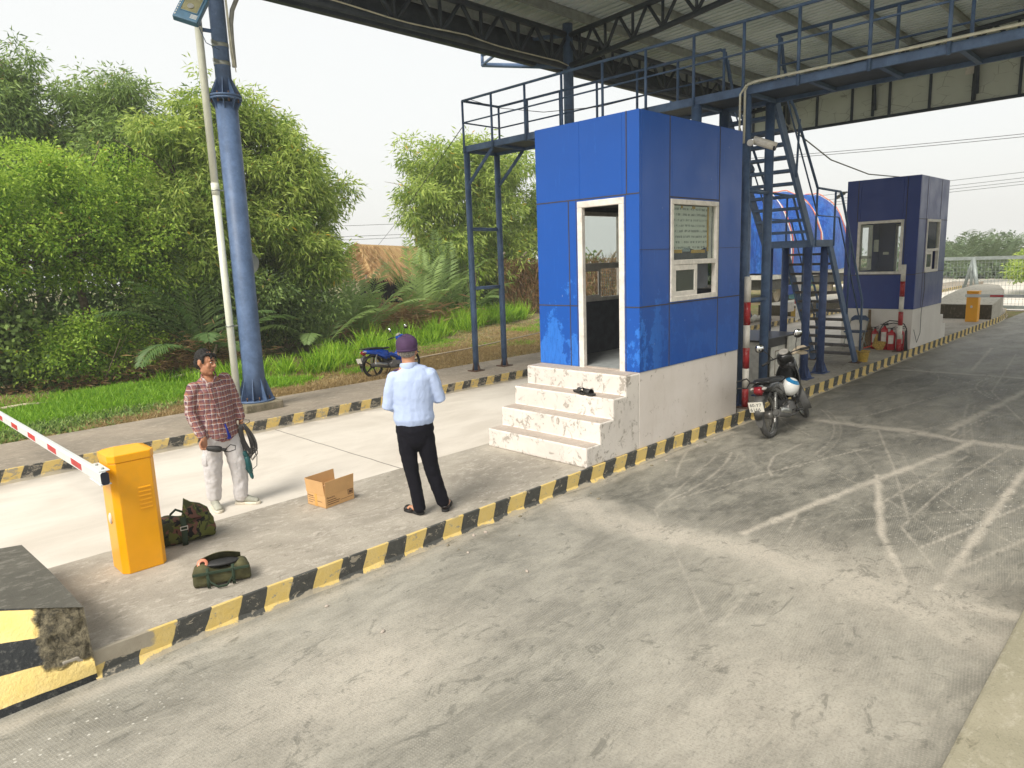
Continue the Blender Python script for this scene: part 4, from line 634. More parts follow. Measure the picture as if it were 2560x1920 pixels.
mb = MB(); boomseg(mb, -.006, .0, .027, .047); mb.build('end_cap', 'capblk', bm_)
mb = MB(); mb.box(-.03, .045, .02, .30, .047, .055); mb.box(-.03, .045, .02, .30, -.056, -.047); mb.build('clamp_plate', 'boomw', bm_, bevel=.003); mb = MB(); mb.lathe([(.01, .055), (.01, .066)], 8, c=(.01, .07, 0)); mb.lathe([(.01, .055), (.01, .066)], 8, c=(.01, .22, 0)); mb.build('bolt', 'strap', bm_)
bc2 = thing('barrier_cabinet', 'small distant orange barrier cabinet in front of the pale nose block', 'barrier cabinet')
mb = MB(); mb.box(17.57, 17.87, .2, .5, K, 1.02); mb.box(17.565, 17.875, .195, .505, 1.025, 1.085); mb.build('body', 'orange', bc2, bevel=.01); mb = MB(); mb.ell((17.565, .36, .62), (.012, .03, .04)); mb.build('lock_handle', 'frame', bc2)
bb = thing('barrier_boom', 'distant white and red barrier boom lowered across the near road beyond the far booth', 'barrier boom', (17.5, .52, .95))
mb = MB(); mb.box(-.025, .025, -4.6, 0, -.045, .045); mb.build('beam', 'boomw', bb)
for i in range(5): mb = MB(); mb.box(-.027, .027, -.95-.95*i, -.62-.95*i, -.03, .03); mb.build('red_band', 'red', bb)
# ------------------------------------------------------------------ people
def limb(mb, pts, rad, lat=(1, 0, 0), n=18):
    pts = [Vector(p) for p in pts]; m = len(pts); lat = Vector(lat); rg = []
    for i, p in enumerate(pts):
        t = (pts[min(i+1, m-1)]-pts[max(i-1, 0)]).normalized(); a = (lat-t*lat.dot(t)).normalized(); b = t.cross(a)
        rx, ry = rad[i] if isinstance(rad[i], (tuple, list)) else (rad[i], rad[i])
        rg.append([p+a*rx*math.cos(k*2*math.pi/n)+b*ry*math.sin(k*2*math.pi/n) for k in range(n)])
    # rounded ends
    def cap(r, p, q, s_): c = sum((Vector(v) for v in r), Vector())/len(r); d = (p-q).normalized(); return [[c+(Vector(v)-c)*k+d*s_*h for v in r] for k, h in ((.8, .35), (.4, .6))]
    r0 = rad[0] if not isinstance(rad[0], (tuple, list)) else min(rad[0]); r1 = rad[-1] if not isinstance(rad[-1], (tuple, list)) else min(rad[-1])
    rg = cap(rg[0], pts[0], pts[1], r0*1.2)[::-1]+rg+cap(rg[-1], pts[-1], pts[-2], r1*1.2); mb.rings(rg)
def meld(mb, name, mat, parent, vox=.008, sm=4, disp=None):
    o = mb.build(name, mat, parent); md = o.modifiers.new('r', 'REMESH'); md.mode = 'VOXEL'; md.voxel_size = vox; md.use_smooth_shade = True
    md = o.modifiers.new('s', 'SMOOTH'); md.iterations = sm; md.factor = .5
    if disp:
        tx = bpy.data.textures.new(name, 'CLOUDS'); tx.noise_scale = disp[1]; tx.noise_depth = 2; md = o.modifiers.new('d', 'DISPLACE'); md.texture = tx; md.strength = disp[0]; md.mid_level = .5; md.texture_coords = 'LOCAL'
    dg = bpy.context.evaluated_depsgraph_get(); me = bpy.data.meshes.new_from_object(o.evaluated_get(dg)); o.modifiers.clear(); o.data = me; me.name = name
    me.materials.clear(); me.materials.append(MT[mat]); me.polygons.foreach_set('use_smooth', [True]*len(me.polygons)); return o
def head(mb, Mh):
    s0 = mb.M; mb.M = s0 @ Mh
    mb.ell((0, .012, .025), (.077, .095, .098)); mb.ell((0, -.03, -.045), (.060, .066, .082)); mb.ell((0, -.068, -.098), (.027, .024, .022)); mb.ell((0, -.015, -.085), (.052, .06, .035))
    limb(mb, [(0, -.088, .022), (0, -.102, -.004), (0, -.113, -.026)], [.009, .012, .017]); mb.ell((-.012, -.098, -.028), (.010, .012, .009)); mb.ell((.012, -.098, -.028), (.010, .012, .009))
    for q in (-1, 1): mb.ell((q*.030, -.083, .026), (.026, .012, .010)); mb.ell((q*.040, -.068, -.030), (.022, .02, .024)); mb.ell((q*.078, .012, -.008), (.010, .022, .034)); mb.ell((q*.083, .018, .008), (.008, .012, .016))
    mb.ell((0, -.090, -.060), (.026, .014, .010)); mb.M = s0
def facebits(par, Mh, M0):
    for q in (-1, 1):
        mb = MB(); mb.M = Mh; mb.ell((q*.030, -.087, .006), (.014, .009, .007)); mb.build('eye', 'eye', par)
        mb = MB(); mb.M = Mh; mb.ell((q*.031, -.094, .005), (.006, .004, .006)); mb.build('pupil', 'pupil', par)
        mb = MB(); mb.M = Mh; limb(mb, [(q*.012, -.097, .026), (q*.032, -.098, .031), (q*.050, -.084, .024)], [.004, .005, .003]); mb.build('eyebrow', 'hair', par)
    mb = MB(); mb.M = Mh; limb(mb, [(-.026, -.095, -.062), (0, -.106, -.059), (.026, -.095, -.062)], [(.004, .004), (.005, .007), (.004, .004)], (0, 0, 1)); limb(mb, [(-.022, -.095, -.069), (0, -.105, -.070), (.022, -.095, -.069)], [(.004, .004), (.005, .006), (.004, .004)], (0, 0, 1)); mb.build('mouth', 'lip', par)
def hand(mb, Mh, curl=1.0, side=1):
    # wrist at origin, fingers towards -Z, back of hand towards +X*side, thumb side towards -Y
    s0 = mb.M; mb.M = s0 @ Mh; limb(mb, [(0, 0, .02), (0, 0, -.03), (0, -.002, -.075)], [(.028, .020), (.040, .016), (.042, .015)], (0, 1, 0))
    for k, (y, L) in enumerate(((-.031, .068), (-.010, .078), (.011, .073), (.031, .056))):
        p = Vector((0, y, -.072)); d = 0; pts = [p.copy()]
        for j, fr in enumerate((.45, .32, .23)): d += curl*(.75 if j else .55)+.04*k; p = p+Vector((-side*math.sin(d), 0, -math.cos(d)))*L*fr; pts.append(p.copy())
        limb(mb, pts, [.0100, .0095, .0085, .0072], (0, 1, 0), 10)
    limb(mb, [(-side*.006, -.032, -.022), (-side*.022, -.052, -.048), (-side*.034, -.048, -.078), (-side*.042, -.034, -.098)], [.014, .012, .0105, .009], (0, 1, 0), 10); mb.M = s0
def rotz(v, a): return (v[0]*math.cos(a)-v[1]*math.sin(a), v[0]*math.sin(a)+v[1]*math.cos(a))
def shoe(par, heel, toe, z, mats=('shoe', 'sole'), name='shoe', sandal=False):
    h = Vector((*heel, z)); d = Vector((toe[0]-heel[0], toe[1]-heel[1], 0)); L = d.length; a = math.atan2(d.y, d.x)
    Mx = Matrix.Translation(h) @ Matrix.Rotation(a, 4, 'Z'); out = [(-.0, .03), (.04, .037), (.12, .034), (.19, .047), (.25, .043), (.28, .022), (.285, 0), (.28, -.022), (.25, -.043), (.19, -.045), (.12, -.034), (.04, -.037), (0, -.03), (-.012, 0)]
    k = L/.285; mb = MB(); mb.M = Mx; mb.prism([(x*k, y) for x, y in out], .0, .028, 'Z'); so_ = mb.build('sole', mats[1], par, bevel=.008); mb = MB(); mb.M = Mx
    if sandal:
        limb(mb, [(.03*k, 0, .045), (.13*k, 0, .05), (.24*k, 0, .035)], [(.032, .022), (.036, .026), (.036, .014)], (0, 1, 0)); return mb
    limb(mb, [(.02*k, 0, .065), (.08*k, 0, .075), (.16*k, 0, .055), (.25*k, 0, .038)], [(.034, .045), (.036, .048), (.043, .032), (.036, .018)], (0, 1, 0)); u = mb.build(name, mats[0], par, sub=1)
    mb = MB(); mb.M = Mx
    for i in range(4): mb.tube([((.10+.028*i)*k, -.022, .100-.011*i), ((.115+.028*i)*k, .022, .100-.011*i)], .004, 6)
    mb.build('lace', 'frame', so_); return None
# worker facing the camera, turned to his left
wk = thing('person', 'man in a plaid shirt and light grey trousers holding coiled cable, looking over his shoulder', 'person', (-3.883, 2.439, 0), (0, 0, R(-21.6)))
LT = (.88, .47, 0)
Mh = Matrix.Translation((-.105, -.02, 1.535)) @ Euler((R(6), R(10), R(52)), 'XYZ').to_matrix().to_4x4()
mb = MB(); head(mb, Mh); limb(mb, [(-.105, .01, 1.47), (-.10, .02, 1.40), (-.095, .01, 1.34)], [.055, .055, .07])
limb(mb, [(-.095, .01, 1.35), (-.09, 0, 1.25), (-.06, 0, 1.05), (-.045, 0, .88), (-.045, 0, .78)], [(.11, .07), (.15, .09), (.14, .09), (.145, .09), (.13, .09)], LT)
limb(mb, [(-.24, -.08, 1.29), (-.285, -.075, 1.04), (-.205, -.175, .80)], [.048, .038, .027]); hand(mb, Matrix.Translation((-.198, -.185, .785)) @ Euler((R(-12), R(-6), R(-60)), 'XYZ').to_matrix().to_4x4(), 1.15, -1)
limb(mb, [(.06, .09, 1.33), (.14, .11, 1.06), (.168, .05, .90)], [.048, .038, .027]); hand(mb, Matrix.Translation((.168, .045, .885)) @ Euler((R(-5), R(0), R(-150)), 'XYZ').to_matrix().to_4x4(), 1.1, 1)
limb(mb, [(-.12, -.03, .80), (-.15, -.03, .40), (-.163, -.01, .07)], [.075, .05, .035]); limb(mb, [(.03, .04, .80), (.095, .0, .39), (.085, .0, .07)], [.075, .05, .035])
meld(mb, 'body', 'skind', wk, .0055, 4)
facebits(wk, Mh, None)
mb = MB(); mb.M = Mh; mb.ell((0, .030, .046), (.086, .092, .092)); mb.ell((0, .062, -.005), (.074, .058, .075)); limb(mb, [(-.062, -.03, .080), (-.03, -.066, .088), (.01, -.078, .082), (.05, -.058, .075)], [.020, .020, .018, .016], (0, 0, 1)); limb(mb, [(-.02, -.075, .085), (-.035, -.092, .058), (-.045, -.085, .040)], [.014, .010, .006], (0, 1, 0)); limb(mb, [(.03, -.070, .08), (.042, -.085, .055)], [.012, .007], (0, 1, 0)); limb(mb, [(-.072, -.012, .06), (-.077, -.022, .02), (-.074, -.028, -.01)], [.022, .016, .010], (0, 1, 0)); limb(mb, [(.072, -.012, .06), (.077, -.022, .02), (.074, -.028, -.01)], [.022, .016, .010], (0, 1, 0)); meld(mb, 'hair', 'hair', wk, .006, 1, (.022, .018))
mb = MB()
limb(mb, [(-.095, .02, 1.352), (-.095, .015, 1.325), (-.09, 0, 1.25), (-.07, 0, 1.10), (-.05, 0, .95), (-.042, 0, .83), (-.04, 0, .77)], [(.115, .045), (.155, .088), (.192, .118), (.188, .122), (.178, .120), (.184, .126), (.190, .130)], LT)
limb(mb, [(-.235, -.075, 1.30), (-.275, -.08, 1.20), (-.292, -.075, 1.04), (-.255, -.115, .92), (-.212, -.165, .815)], [.072, .064, .057, .052, .045]); limb(mb, [(.05, .085, 1.345), (.095, .10, 1.22), (.140, .11, 1.06), (.160, .08, .97), (.168, .055, .915)], [.070, .062, .056, .050, .045])
meld(mb, 'shirt', 'plaid', wk, .0075, 3, (.018, .055))
mb = MB(); cp = [(-.155, -.045, 1.395), (-.135, -.115, 1.345), (-.075, -.135, 1.285), (-.02, -.085, 1.345), (-.035, -.01, 1.41)]
limb(mb, [(-.16, -.0, 1.40), (-.155, -.07, 1.375), (-.12, -.115, 1.33), (-.09, -.125, 1.30)], [(.028, .008)]*3+[(.015, .006)], (0, 0, 1)); limb(mb, [(-.03, .03, 1.41), (-.025, -.05, 1.385), (-.045, -.095, 1.335), (-.075, -.12, 1.30)], [(.028, .008)]*3+[(.015, .006)], (0, 0, 1)); mb.build('collar', 'plaid', wk, sub=1)
mb = MB(); limb(mb, [(-.085, -.122, 1.29), (-.075, -.142, 1.20), (-.045, -.146, 1.08), (-.015, -.142, .95), (.008, -.148, .84), (.015, -.152, .775)], [(.011, .004)]*6, LT); mb.build('button_placket', 'plaid', wk)
mb = MB(); limb(mb, [(.012, -.112, .90), (.026, -.118, .82), (.038, -.120, .755)], [(.006, .01), (.014, .012), (.022, .012)], LT); mb.build('undershirt', 'blueshirt', wk)
mb = MB(); limb(mb, [(-.045, 0, .86), (-.045, 0, .76), (-.05, 0, .68)], [(.155, .105), (.165, .115), (.14, .10)], LT)
limb(mb, [(-.115, -.035, .78), (-.135, -.04, .62), (-.15, -.035, .42), (-.16, -.015, .25), (-.166, .0, .12)], [.100, .097, .090, .078, .070]); limb(mb, [(.025, .035, .78), (.065, .02, .62), (.10, .0, .40), (.10, .0, .24), (.092, .005, .085)], [.100, .097, .088, .076, .070])
meld(mb, 'trousers', 'greytr', wk, .008, 8, (.022, .07))
mb = MB(); limb(mb, [(-.215, -.09, .60), (-.222, -.09, .50)], [(.035, .012), (.038, .012)], (.6, -.8, 0)); mb.build('cargo_pocket', 'greytr', wk)
shoe(wk, (-.185, .06), (-.125, -.20), 0); shoe(wk, (.035, .045), (.275, -.075), 0)
# cable coil, drill, black tool
Tw = Matrix.Translation((-3.883, 2.439, 0)) @ Matrix.Rotation(R(-21.6), 4, 'Z')
mb = MB(); mb.M = Tw
for i in range(26):
    a = rng.random()*.05-.025; b_ = rng.random()*.06-.03; ln = .30+.11*rng.random(); sp = .03+.045*rng.random(); of = rng.random()*.05; c0 = Vector((.175+a*.5, .0+b_*.5, .86))
    e = Vector((.215+of+a, -.01+b_, .86-ln)); pts = []
    for k in range(15):
        t = k/14*2; side = 1 if t < 1 else -1; u = t if t < 1 else 2-t
        pts.append(c0.lerp(e, u)+Vector((side*sp*math.sin(u*math.pi*.9)*.7+.012*side, b_*.4*side, 0)))
    mb.tube(pts, .0045, 6)
mb.tube([(.16, -.02, .88), (.20, -.05, .91), (.245, -.03, .90), (.25, 0, .87), (.20, .02, .845), (.19, 0, .80)], .004, 6); mb.tube([(.20, -.02, .80), (.26, -.03, .66), (.285, -.03, .50), (.275, -.02, .40), (.235, -.02, .37)], .004, 6)
tag(mb.build('cable_coil', 'cable'), 'grey coiled power cable hanging from the left hand of the man in plaid', 'cable')
dl = thing('power_drill', 'dark teal power drill dangling under the coiled cable beside the man in plaid', 'drill', (-3.883, 2.439, 0), (0, 0, R(-21.6)))
mb = MB(); limb(mb, [(.185, -.03, .50), (.195, -.03, .42), (.205, -.035, .35)], [(.030, .035), (.034, .036), (.028, .03)]); limb(mb, [(.19, -.03, .50), (.165, -.03, .56)], [.02, .024]); limb(mb, [(.178, -.05, .38), (.168, -.05, .40)], [.014, .012]); mb.build('body', 'teal', dl)
mb = MB(); mb.tube([(.205, -.035, .35), (.218, -.035, .29), (.222, -.035, .27)], [.022, .018, .010], 12); mb.build('chuck', 'teal', dl)
mb = MB(); mb.M = Tw; limb(mb, [(-.165, -.25, .705), (-.09, -.262, .69), (-.06, -.265, .685)], [.026, .034, .030]); limb(mb, [(-.055, -.265, .685), (-.01, -.27, .675)], [.018, .014]); mb.tube([(-.01, -.27, .68), (.04, -.27, .72), (.085, -.26, .70), (.08, -.26, .66), (.02, -.26, .645), (-.03, -.26, .66)], .005, 6)
tag(mb.build('power_plug', 'black'), 'black power plug and short cord gripped in the right hand of the man in plaid', 'plug')
# guard seen from behind
gd = thing('person', 'man in a pale blue shirt and purple cap standing with his back to the camera', 'person', (-2.968, .244, K), (0, 0, R(-37.3)))
Mh = Matrix.Translation((-.122, .02, 1.515)) @ Euler((R(8), R(2), R(180-8)), 'XYZ').to_matrix().to_4x4()
mb = MB(); head(mb, Mh); limb(mb, [(-.12, .0, 1.47), (-.117, -.01, 1.41), (-.11, 0, 1.35)], [.057, .058, .075]); limb(mb, [(-.105, 0, 1.34), (-.10, 0, 1.2), (-.10, 0, 1.0), (-.095, 0, .80)], [(.13, .07), (.16, .09), (.14, .09), (.14, .09)])
limb(mb, [(-.26, 0, 1.27), (-.315, .0, 1.02), (-.22, .22, 1.06)], [.046, .038, .027]); hand(mb, Matrix.Translation((-.21, .24, 1.065)) @ Euler((R(98), R(0), R(-35)), 'XYZ').to_matrix().to_4x4(), .8, -1)
limb(mb, [(.08, 0, 1.29), (.135, .02, 1.06), (.05, .24, 1.10)], [.046, .038, .027]); hand(mb, Matrix.Translation((.04, .26, 1.105)) @ Euler((R(98), R(0), R(35)), 'XYZ').to_matrix().to_4x4(), .8, 1)
limb(mb, [(-.175, 0, .80), (-.148, 0, .43), (-.096, 0, .07)], [.072, .048, .034]); limb(mb, [(-.02, 0, .80), (.028, .03, .43), (.118, .05, .08)], [.072, .048, .034])
fm = shoe(gd, (-.075, -.01), (-.235, .17), .0, ('leather', 'black'), 'sandal', True); mb.v += []; 
base = len(mb.v); mb.v += fm.v; mb.f += [tuple(i+base for i in f) for f in fm.f]; mb.mi += fm.mi; mb.sm += fm.sm
fm = shoe(gd, (.13, .02), (.175, .28), .0, ('leather', 'black'), 'sandal', True); base = len(mb.v); mb.v += fm.v; mb.f += [tuple(i+base for i in f) for f in fm.f]; mb.mi += fm.mi; mb.sm += fm.sm
meld(mb, 'body', 'skin', gd, .0055, 4); facebits(gd, Mh, None)
for (hx, hy), (tx_, ty_) in (((-.075, -.01), (-.235, .17)), ((.13, .02), (.175, .28))):
    d = Vector((tx_-hx, ty_-hy, 0)).normalized(); q = Vector((-d.y, d.x, 0)); mb = MB(); c0 = Vector((hx, hy, 0))
    for u in (.12, .19): cc_ = c0+d*u; mb.rings([[cc_+d*w_+q*.047*math.cos(a)+Vector((0, 0, .022+.047*math.sin(a)*(1-(u-.12)*3))) for a in [math.pi*k/8 for k in range(9)]] for w_ in (-.018, .018)], False, False)
    cc_ = c0+d*.02; mb.rings([[cc_-d*.045*math.sin(a)+q*.042*math.cos(a)+Vector((0, 0, h)) for a in [math.pi*k/8 for k in range(9)]] for h in (.045, .065)], False, False); ob = mb.build('sandal_strap', 'leather', gd); md = ob.modifiers.new('s', 'SOLIDIFY'); md.thickness = .006
mb = MB(); mb.M = Mh; mb.ell((0, .045, -.012), (.075, .070, .055)); mb.ell((.0, .03, .03), (.083, .085, .06)); meld(mb, 'hair', 'ghair', gd, .006, 2, (.008, .02))
mb = MB(); mb.M = Mh; rg = []
for z, r_ in ((.0, .99), (.03, 1.04), (.06, 1.06), (.09, 1.01), (.115, .82), (.13, .5), (.135, .05)): rg.append([((.090*r_)*math.cos(a), .016+(.108*r_)*math.sin(a), z+.014*math.sin(a)*-1+.003*math.sin(5*a)) for a in [2*math.pi*k/28 for k in range(28)]])
mb.rings(rg, True, True); mb.rings([[(.092*math.cos(a), .016+.110*math.sin(a), z+.014*math.sin(a)*-1) for a in [2*math.pi*k/28 for k in range(28)]] for z in (-.002, .022)], True, False)
mb.rings([[(.078*math.cos(a)*k_, -.065+(-.085*k_)*abs(math.sin(a)), .012-.02*k_) for a in [math.pi+math.pi*k/12 for k in range(13)]] for k_ in (.3, .7, 1.0)], False, False); ob = mb.build('cap', 'cap', gd); md = ob.modifiers.new('s', 'SOLIDIFY'); md.thickness = .004
mb = MB(); limb(mb, [(-.118, -.005, 1.385), (-.11, 0, 1.35), (-.10, 0, 1.27), (-.10, 0, 1.12), (-.10, 0, .98), (-.098, 0, .91), (-.097, 0, .865)], [(.072, .06), (.150, .082), (.196, .112), (.186, .122), (.176, .120), (.182, .124), (.168, .112)])
limb(mb, [(-.245, 0, 1.29), (-.285, -.005, 1.18), (-.318, .0, 1.03), (-.285, .08, 1.01), (-.245, .17, 1.045)], [.070, .062, .058, .055, .045]); limb(mb, [(.055, 0, 1.305), (.10, 0, 1.20), (.138, .01, 1.07), (.12, .09, 1.06), (.07, .19, 1.09)], [.070, .060, .056, .053, .045])
meld(mb, 'shirt', 'shirt', gd, .0075, 8, (.012, .11))
mb = MB(); limb(mb, [(-.19, .03, 1.375), (-.172, -.052, 1.385), (-.117, -.075, 1.392), (-.062, -.052, 1.39), (-.043, .03, 1.38)], [(.030, .010)]*5, (0, 0, 1)); mb.build('collar', 'shirt', gd, sub=1)
for q in (-1, 1): mb = MB(); cx_ = -.10+q*.105; limb(mb, [(cx_-q*.03, 0, 1.368), (cx_+q*.045, 0, 1.348)], [(.025, .006), (.025, .006)], (0, 1, 0)); mb.build('epaulette', 'cap', gd)
mb = MB(); limb(mb, [(-.097, 0, .90), (-.097, 0, .80), (-.095, 0, .70)], [(.160, .105), (.172, .118), (.150, .105)])
limb(mb, [(-.180, 0, .80), (-.170, 0, .62), (-.150, 0, .43), (-.122, 0, .25), (-.098, .01, .06)], [(.084, .088), (.080, .085), (.066, .072), (.060, .064), (.057, .066)]); limb(mb, [(-.015, 0, .80), (.002, .01, .62), (.030, .03, .43), (.075, .04, .25), (.120, .05, .085)], [(.084, .088), (.082, .085), (.070, .074), (.062, .066), (.058, .066)])
meld(mb, 'trousers', 'blktr', gd, .008, 3, (.014, .06))
# ------------------------------------------------------------------ box and bags
bx = thing('cardboard_box', 'open brown cardboard box standing on the island between the two men', 'cardboard box', (-3.53, 1.135, K+.002), (0, 0, R(8)))
def panel(mb, o, u, v, t=.004):
    o = Vector(o); u = Vector(u); v = Vector(v); n = u.cross(v).normalized()*t; mb.rings([[o, o+u, o+u+v, o+v], [o+n, o+u+n, o+u+v+n, o+v+n]], True, True, False)
bxl, bxw, bxh, fh = .345, .27, .125, .135
mb = MB(); panel(mb, (0, 0, 0), (bxl, 0, 0), (0, 0, bxh)); panel(mb, (0, bxw, 0), (bxl, 0, 0), (0, 0, bxh)); panel(mb, (0, 0, 0), (0, bxw, 0), (0, 0, bxh)); panel(mb, (bxl, 0, 0), (0, bxw, 0), (0, 0, bxh)); panel(mb, (0, 0, .002), (bxl, 0, 0), (0, bxw, 0)); mb.build('carton', 'card', bx)
for o, u, v in (((0, -.002, bxh+.001), (bxl, 0, 0), (0, -.012, fh)), ((-.003, bxw+.004, bxh+.001), (bxl, 0, 0), (0, .012, fh)), ((-.003, 0, bxh+.001), (0, bxw, 0), (-.014, 0, fh)), ((bxl-.005, .01, bxh), (0, bxw-.02, 0), (-.11, 0, -.02))):
    mb = MB(); panel(mb, o, u, v); mb.build('flap', 'card', bx)
mb = MB(); mb.box(-.0015, 0, .12, .155, .0, bxh); mb.build('tape', 'ctape', bx)
def text(s_, par, size, Mx, mat, name='printed_text'):
    c = bpy.data.curves.new(name, 'FONT'); c.body = s_; c.size = size; c.extrude = .0004; c.materials.append(MT[mat]); o = bpy.data.objects.new(name, c); COL.objects.link(o); dg = bpy.context.evaluated_depsgraph_get(); me = bpy.data.meshes.new_from_object(o.evaluated_get(dg)); bpy.data.objects.remove(o); me.materials.clear(); me.materials.append(MT[mat])
    o = bpy.data.objects.new(name, me); COL.objects.link(o); o.parent = par; o.matrix_local = Mx; return o
FR = Matrix.Rotation(R(90), 4, 'X')                                # reads from -Y
LF = Matrix.Rotation(R(-90), 4, 'Z') @ Matrix.Rotation(R(90), 4, 'X')   # reads from -X
text('Panasonic', bx, .024, Matrix.Translation((.018, -.0058, .088)) @ FR, 'print_'); text('Panasonic', bx, .021, Matrix.Translation((-.0018, .255, .092)) @ LF, 'print_')
mb = MB()
for i, (a, b) in enumerate(((.02, .13), (.02, .17), (.02, .16))): mb.box(a, b, -.0055, -.0042, .066-.020*i, .072-.020*i)
mb.box(.18, .33, -.0055, -.0042, .038, .041); rect(mb, 'Y', -.0055, -.0042, .27, .335, .062, .112, .006); mb.box(.283, .322, -.0055, -.0042, .074, .100)
for i, (a, b) in enumerate(((.16, .25), (.05, .25), (.19, .25))): mb.box(-.0012, -.0006, a, b, .074-.022*i, .079-.022*i)
mb.build('printed_marks', 'print_', bx)
def bag(name, label, loc, rz, L, Wd, H, mat, strapm, open_):
    t_ = thing(name, label, 'duffel bag', loc, (0, 0, rz)); mb = MB(); rg = []; n = 22
    for i in range(13):
        u = i/12; x = -L/2+L*u; e = 1-.22*abs(2*u-1)**3; hh = H*e*(.92+.1*math.sin(u*9)); ww = Wd*e*(1+.05*math.sin(u*13)); r = []
        for k in range(n):
            a = 2*math.pi*k/n; c_, s_ = math.cos(a), math.sin(a); y = ww/2*math.copysign(abs(c_)**.6, c_); z = hh/2+hh/2*math.copysign(abs(s_)**.65, s_)
            if s_ > .75 and open_ and .2 < u < .85: z -= hh*.28*math.sin((u-.2)/.65*math.pi); 
            r.append((x, y, z))
        rg.append(r)
    mb.rings(rg); o = mb.build('body', mat, t_, sub=1); tx = bpy.data.textures.new(name, 'CLOUDS'); tx.noise_scale = .09; md = o.modifiers.new('d', 'DISPLACE'); md.texture = tx; md.strength = .035; md.mid_level = .5
    def belt(pts, w, name='strap'):
        mb = MB(); mb.rings([[Vector(p)+Vector((q, 0, 0)) for q in (-w/2, w/2)] for p in pts], False, False); ob = mb.build(name, strapm, t_); md = ob.modifiers.new('s', 'SOLIDIFY'); md.thickness = .004; md.offset = 0; return ob
    return t_, belt
b1_, belt = bag('duffel_bag', 'olive canvas duffel bag lying open on the island near the striped kerb', (-4.84, .36, K+.002), R(-22), .40, .20, .165, 'olive', 'dolive', True)
for x in (-.09, .08): belt([(x, -.112, .005), (x, -.118, .06), (x, -.108, .12), (x, -.09, .15)], .022)
mb = MB(); mb.rings([[Vector(p)+Vector((0, 0, q)) for q in (-.009, .009)] for p in ((-.09, -.118, .12), (-.08, -.135, .06), (-.03, -.15, .02), (.03, -.15, .02), (.075, -.135, .07), (.08, -.118, .125))], False, False); ob = mb.build('handle', 'dolive', b1_); ob.modifiers.new('s', 'SOLIDIFY').thickness = .004
mb = MB(); mb.box(-.19, .19, -.115, -.102, .108, .128); mb.build('zip_band', 'dolive', b1_, bevel=.003)
mb = MB(); mb.rings([[(x, y, z+.03*math.sin((x+.13)/.27*math.pi)) for x, y, z in ((-.14+i*.028, yy, zz) for i in range(11))] for yy, zz in ((.10, .09), (.085, .14), (.06, .170), (.045, .178))], False, False); ob = mb.build('flap', 'olive', b1_); ob.modifiers.new('s', 'SOLIDIFY').thickness = .005
mb = MB(); mb.ell((0.01, .0, .142), (.125, .058, .022)); mb.build('dark_mouth', 'black', b1_)  # black ellipsoid stands in for the shade inside the open bag
tp = thing('tape_roll', 'salmon coloured tape roll sticking out of the open olive duffel bag', 'tape roll', (-4.955, .40, K+.155), (R(50), 0, R(-22)))
mb = MB(); mb.lathe([(.018, -.01), (.038, -.01), (.038, .014), (.018, .014)], 20, cap=False); mb.build('roll', 'orangeplast', tp)
b2_, belt = bag('duffel_bag', 'camouflage duffel bag with a raised pointed flap just behind the orange cabinet', (-4.715, 1.40, K+.002), R(-8), .46, .26, .24, 'camo', 'dolive', False)
belt([(-.04, -.145, .005), (-.04, -.155, .09), (-.035, -.14, .17), (-.03, -.10, .235)], .045); mb = MB(); rect(mb, 'Y', -.162, -.155, -.068, -.008, .14, .175, .006); mb.build('buckle', 'chrome', b2_)
mb = MB(); mb.rings([[(-.06, -.10, .19), (.02, -.115, .215), (.12, -.11, .21), (.20, -.07, .17)], [(-.02, -.04, .255), (.05, -.045, .265), (.13, -.03, .25), (.20, -.02, .215)], [(.015, .03, .36), (.07, .03, .315), (.14, .04, .285), (.20, .04, .235)], [(.02, .05, .30), (.07, .07, .27), (.14, .09, .24), (.2, .08, .19)]], False, False); ob = mb.build('flap', 'camo', b2_); ob.modifiers.new('s', 'SOLIDIFY').thickness = .006
mb = MB(); mb.rings([[Vector(p)+Vector((0, 0, q)) for q in (-.01, .01)] for p in ((-.13, -.1, .20), (-.12, -.08, .27), (-.07, -.06, .30), (-.02, -.07, .27), (0, -.09, .21))], False, False); ob = mb.build('handle', 'dolive', b2_); ob.modifiers.new('s', 'SOLIDIFY').thickness = .006
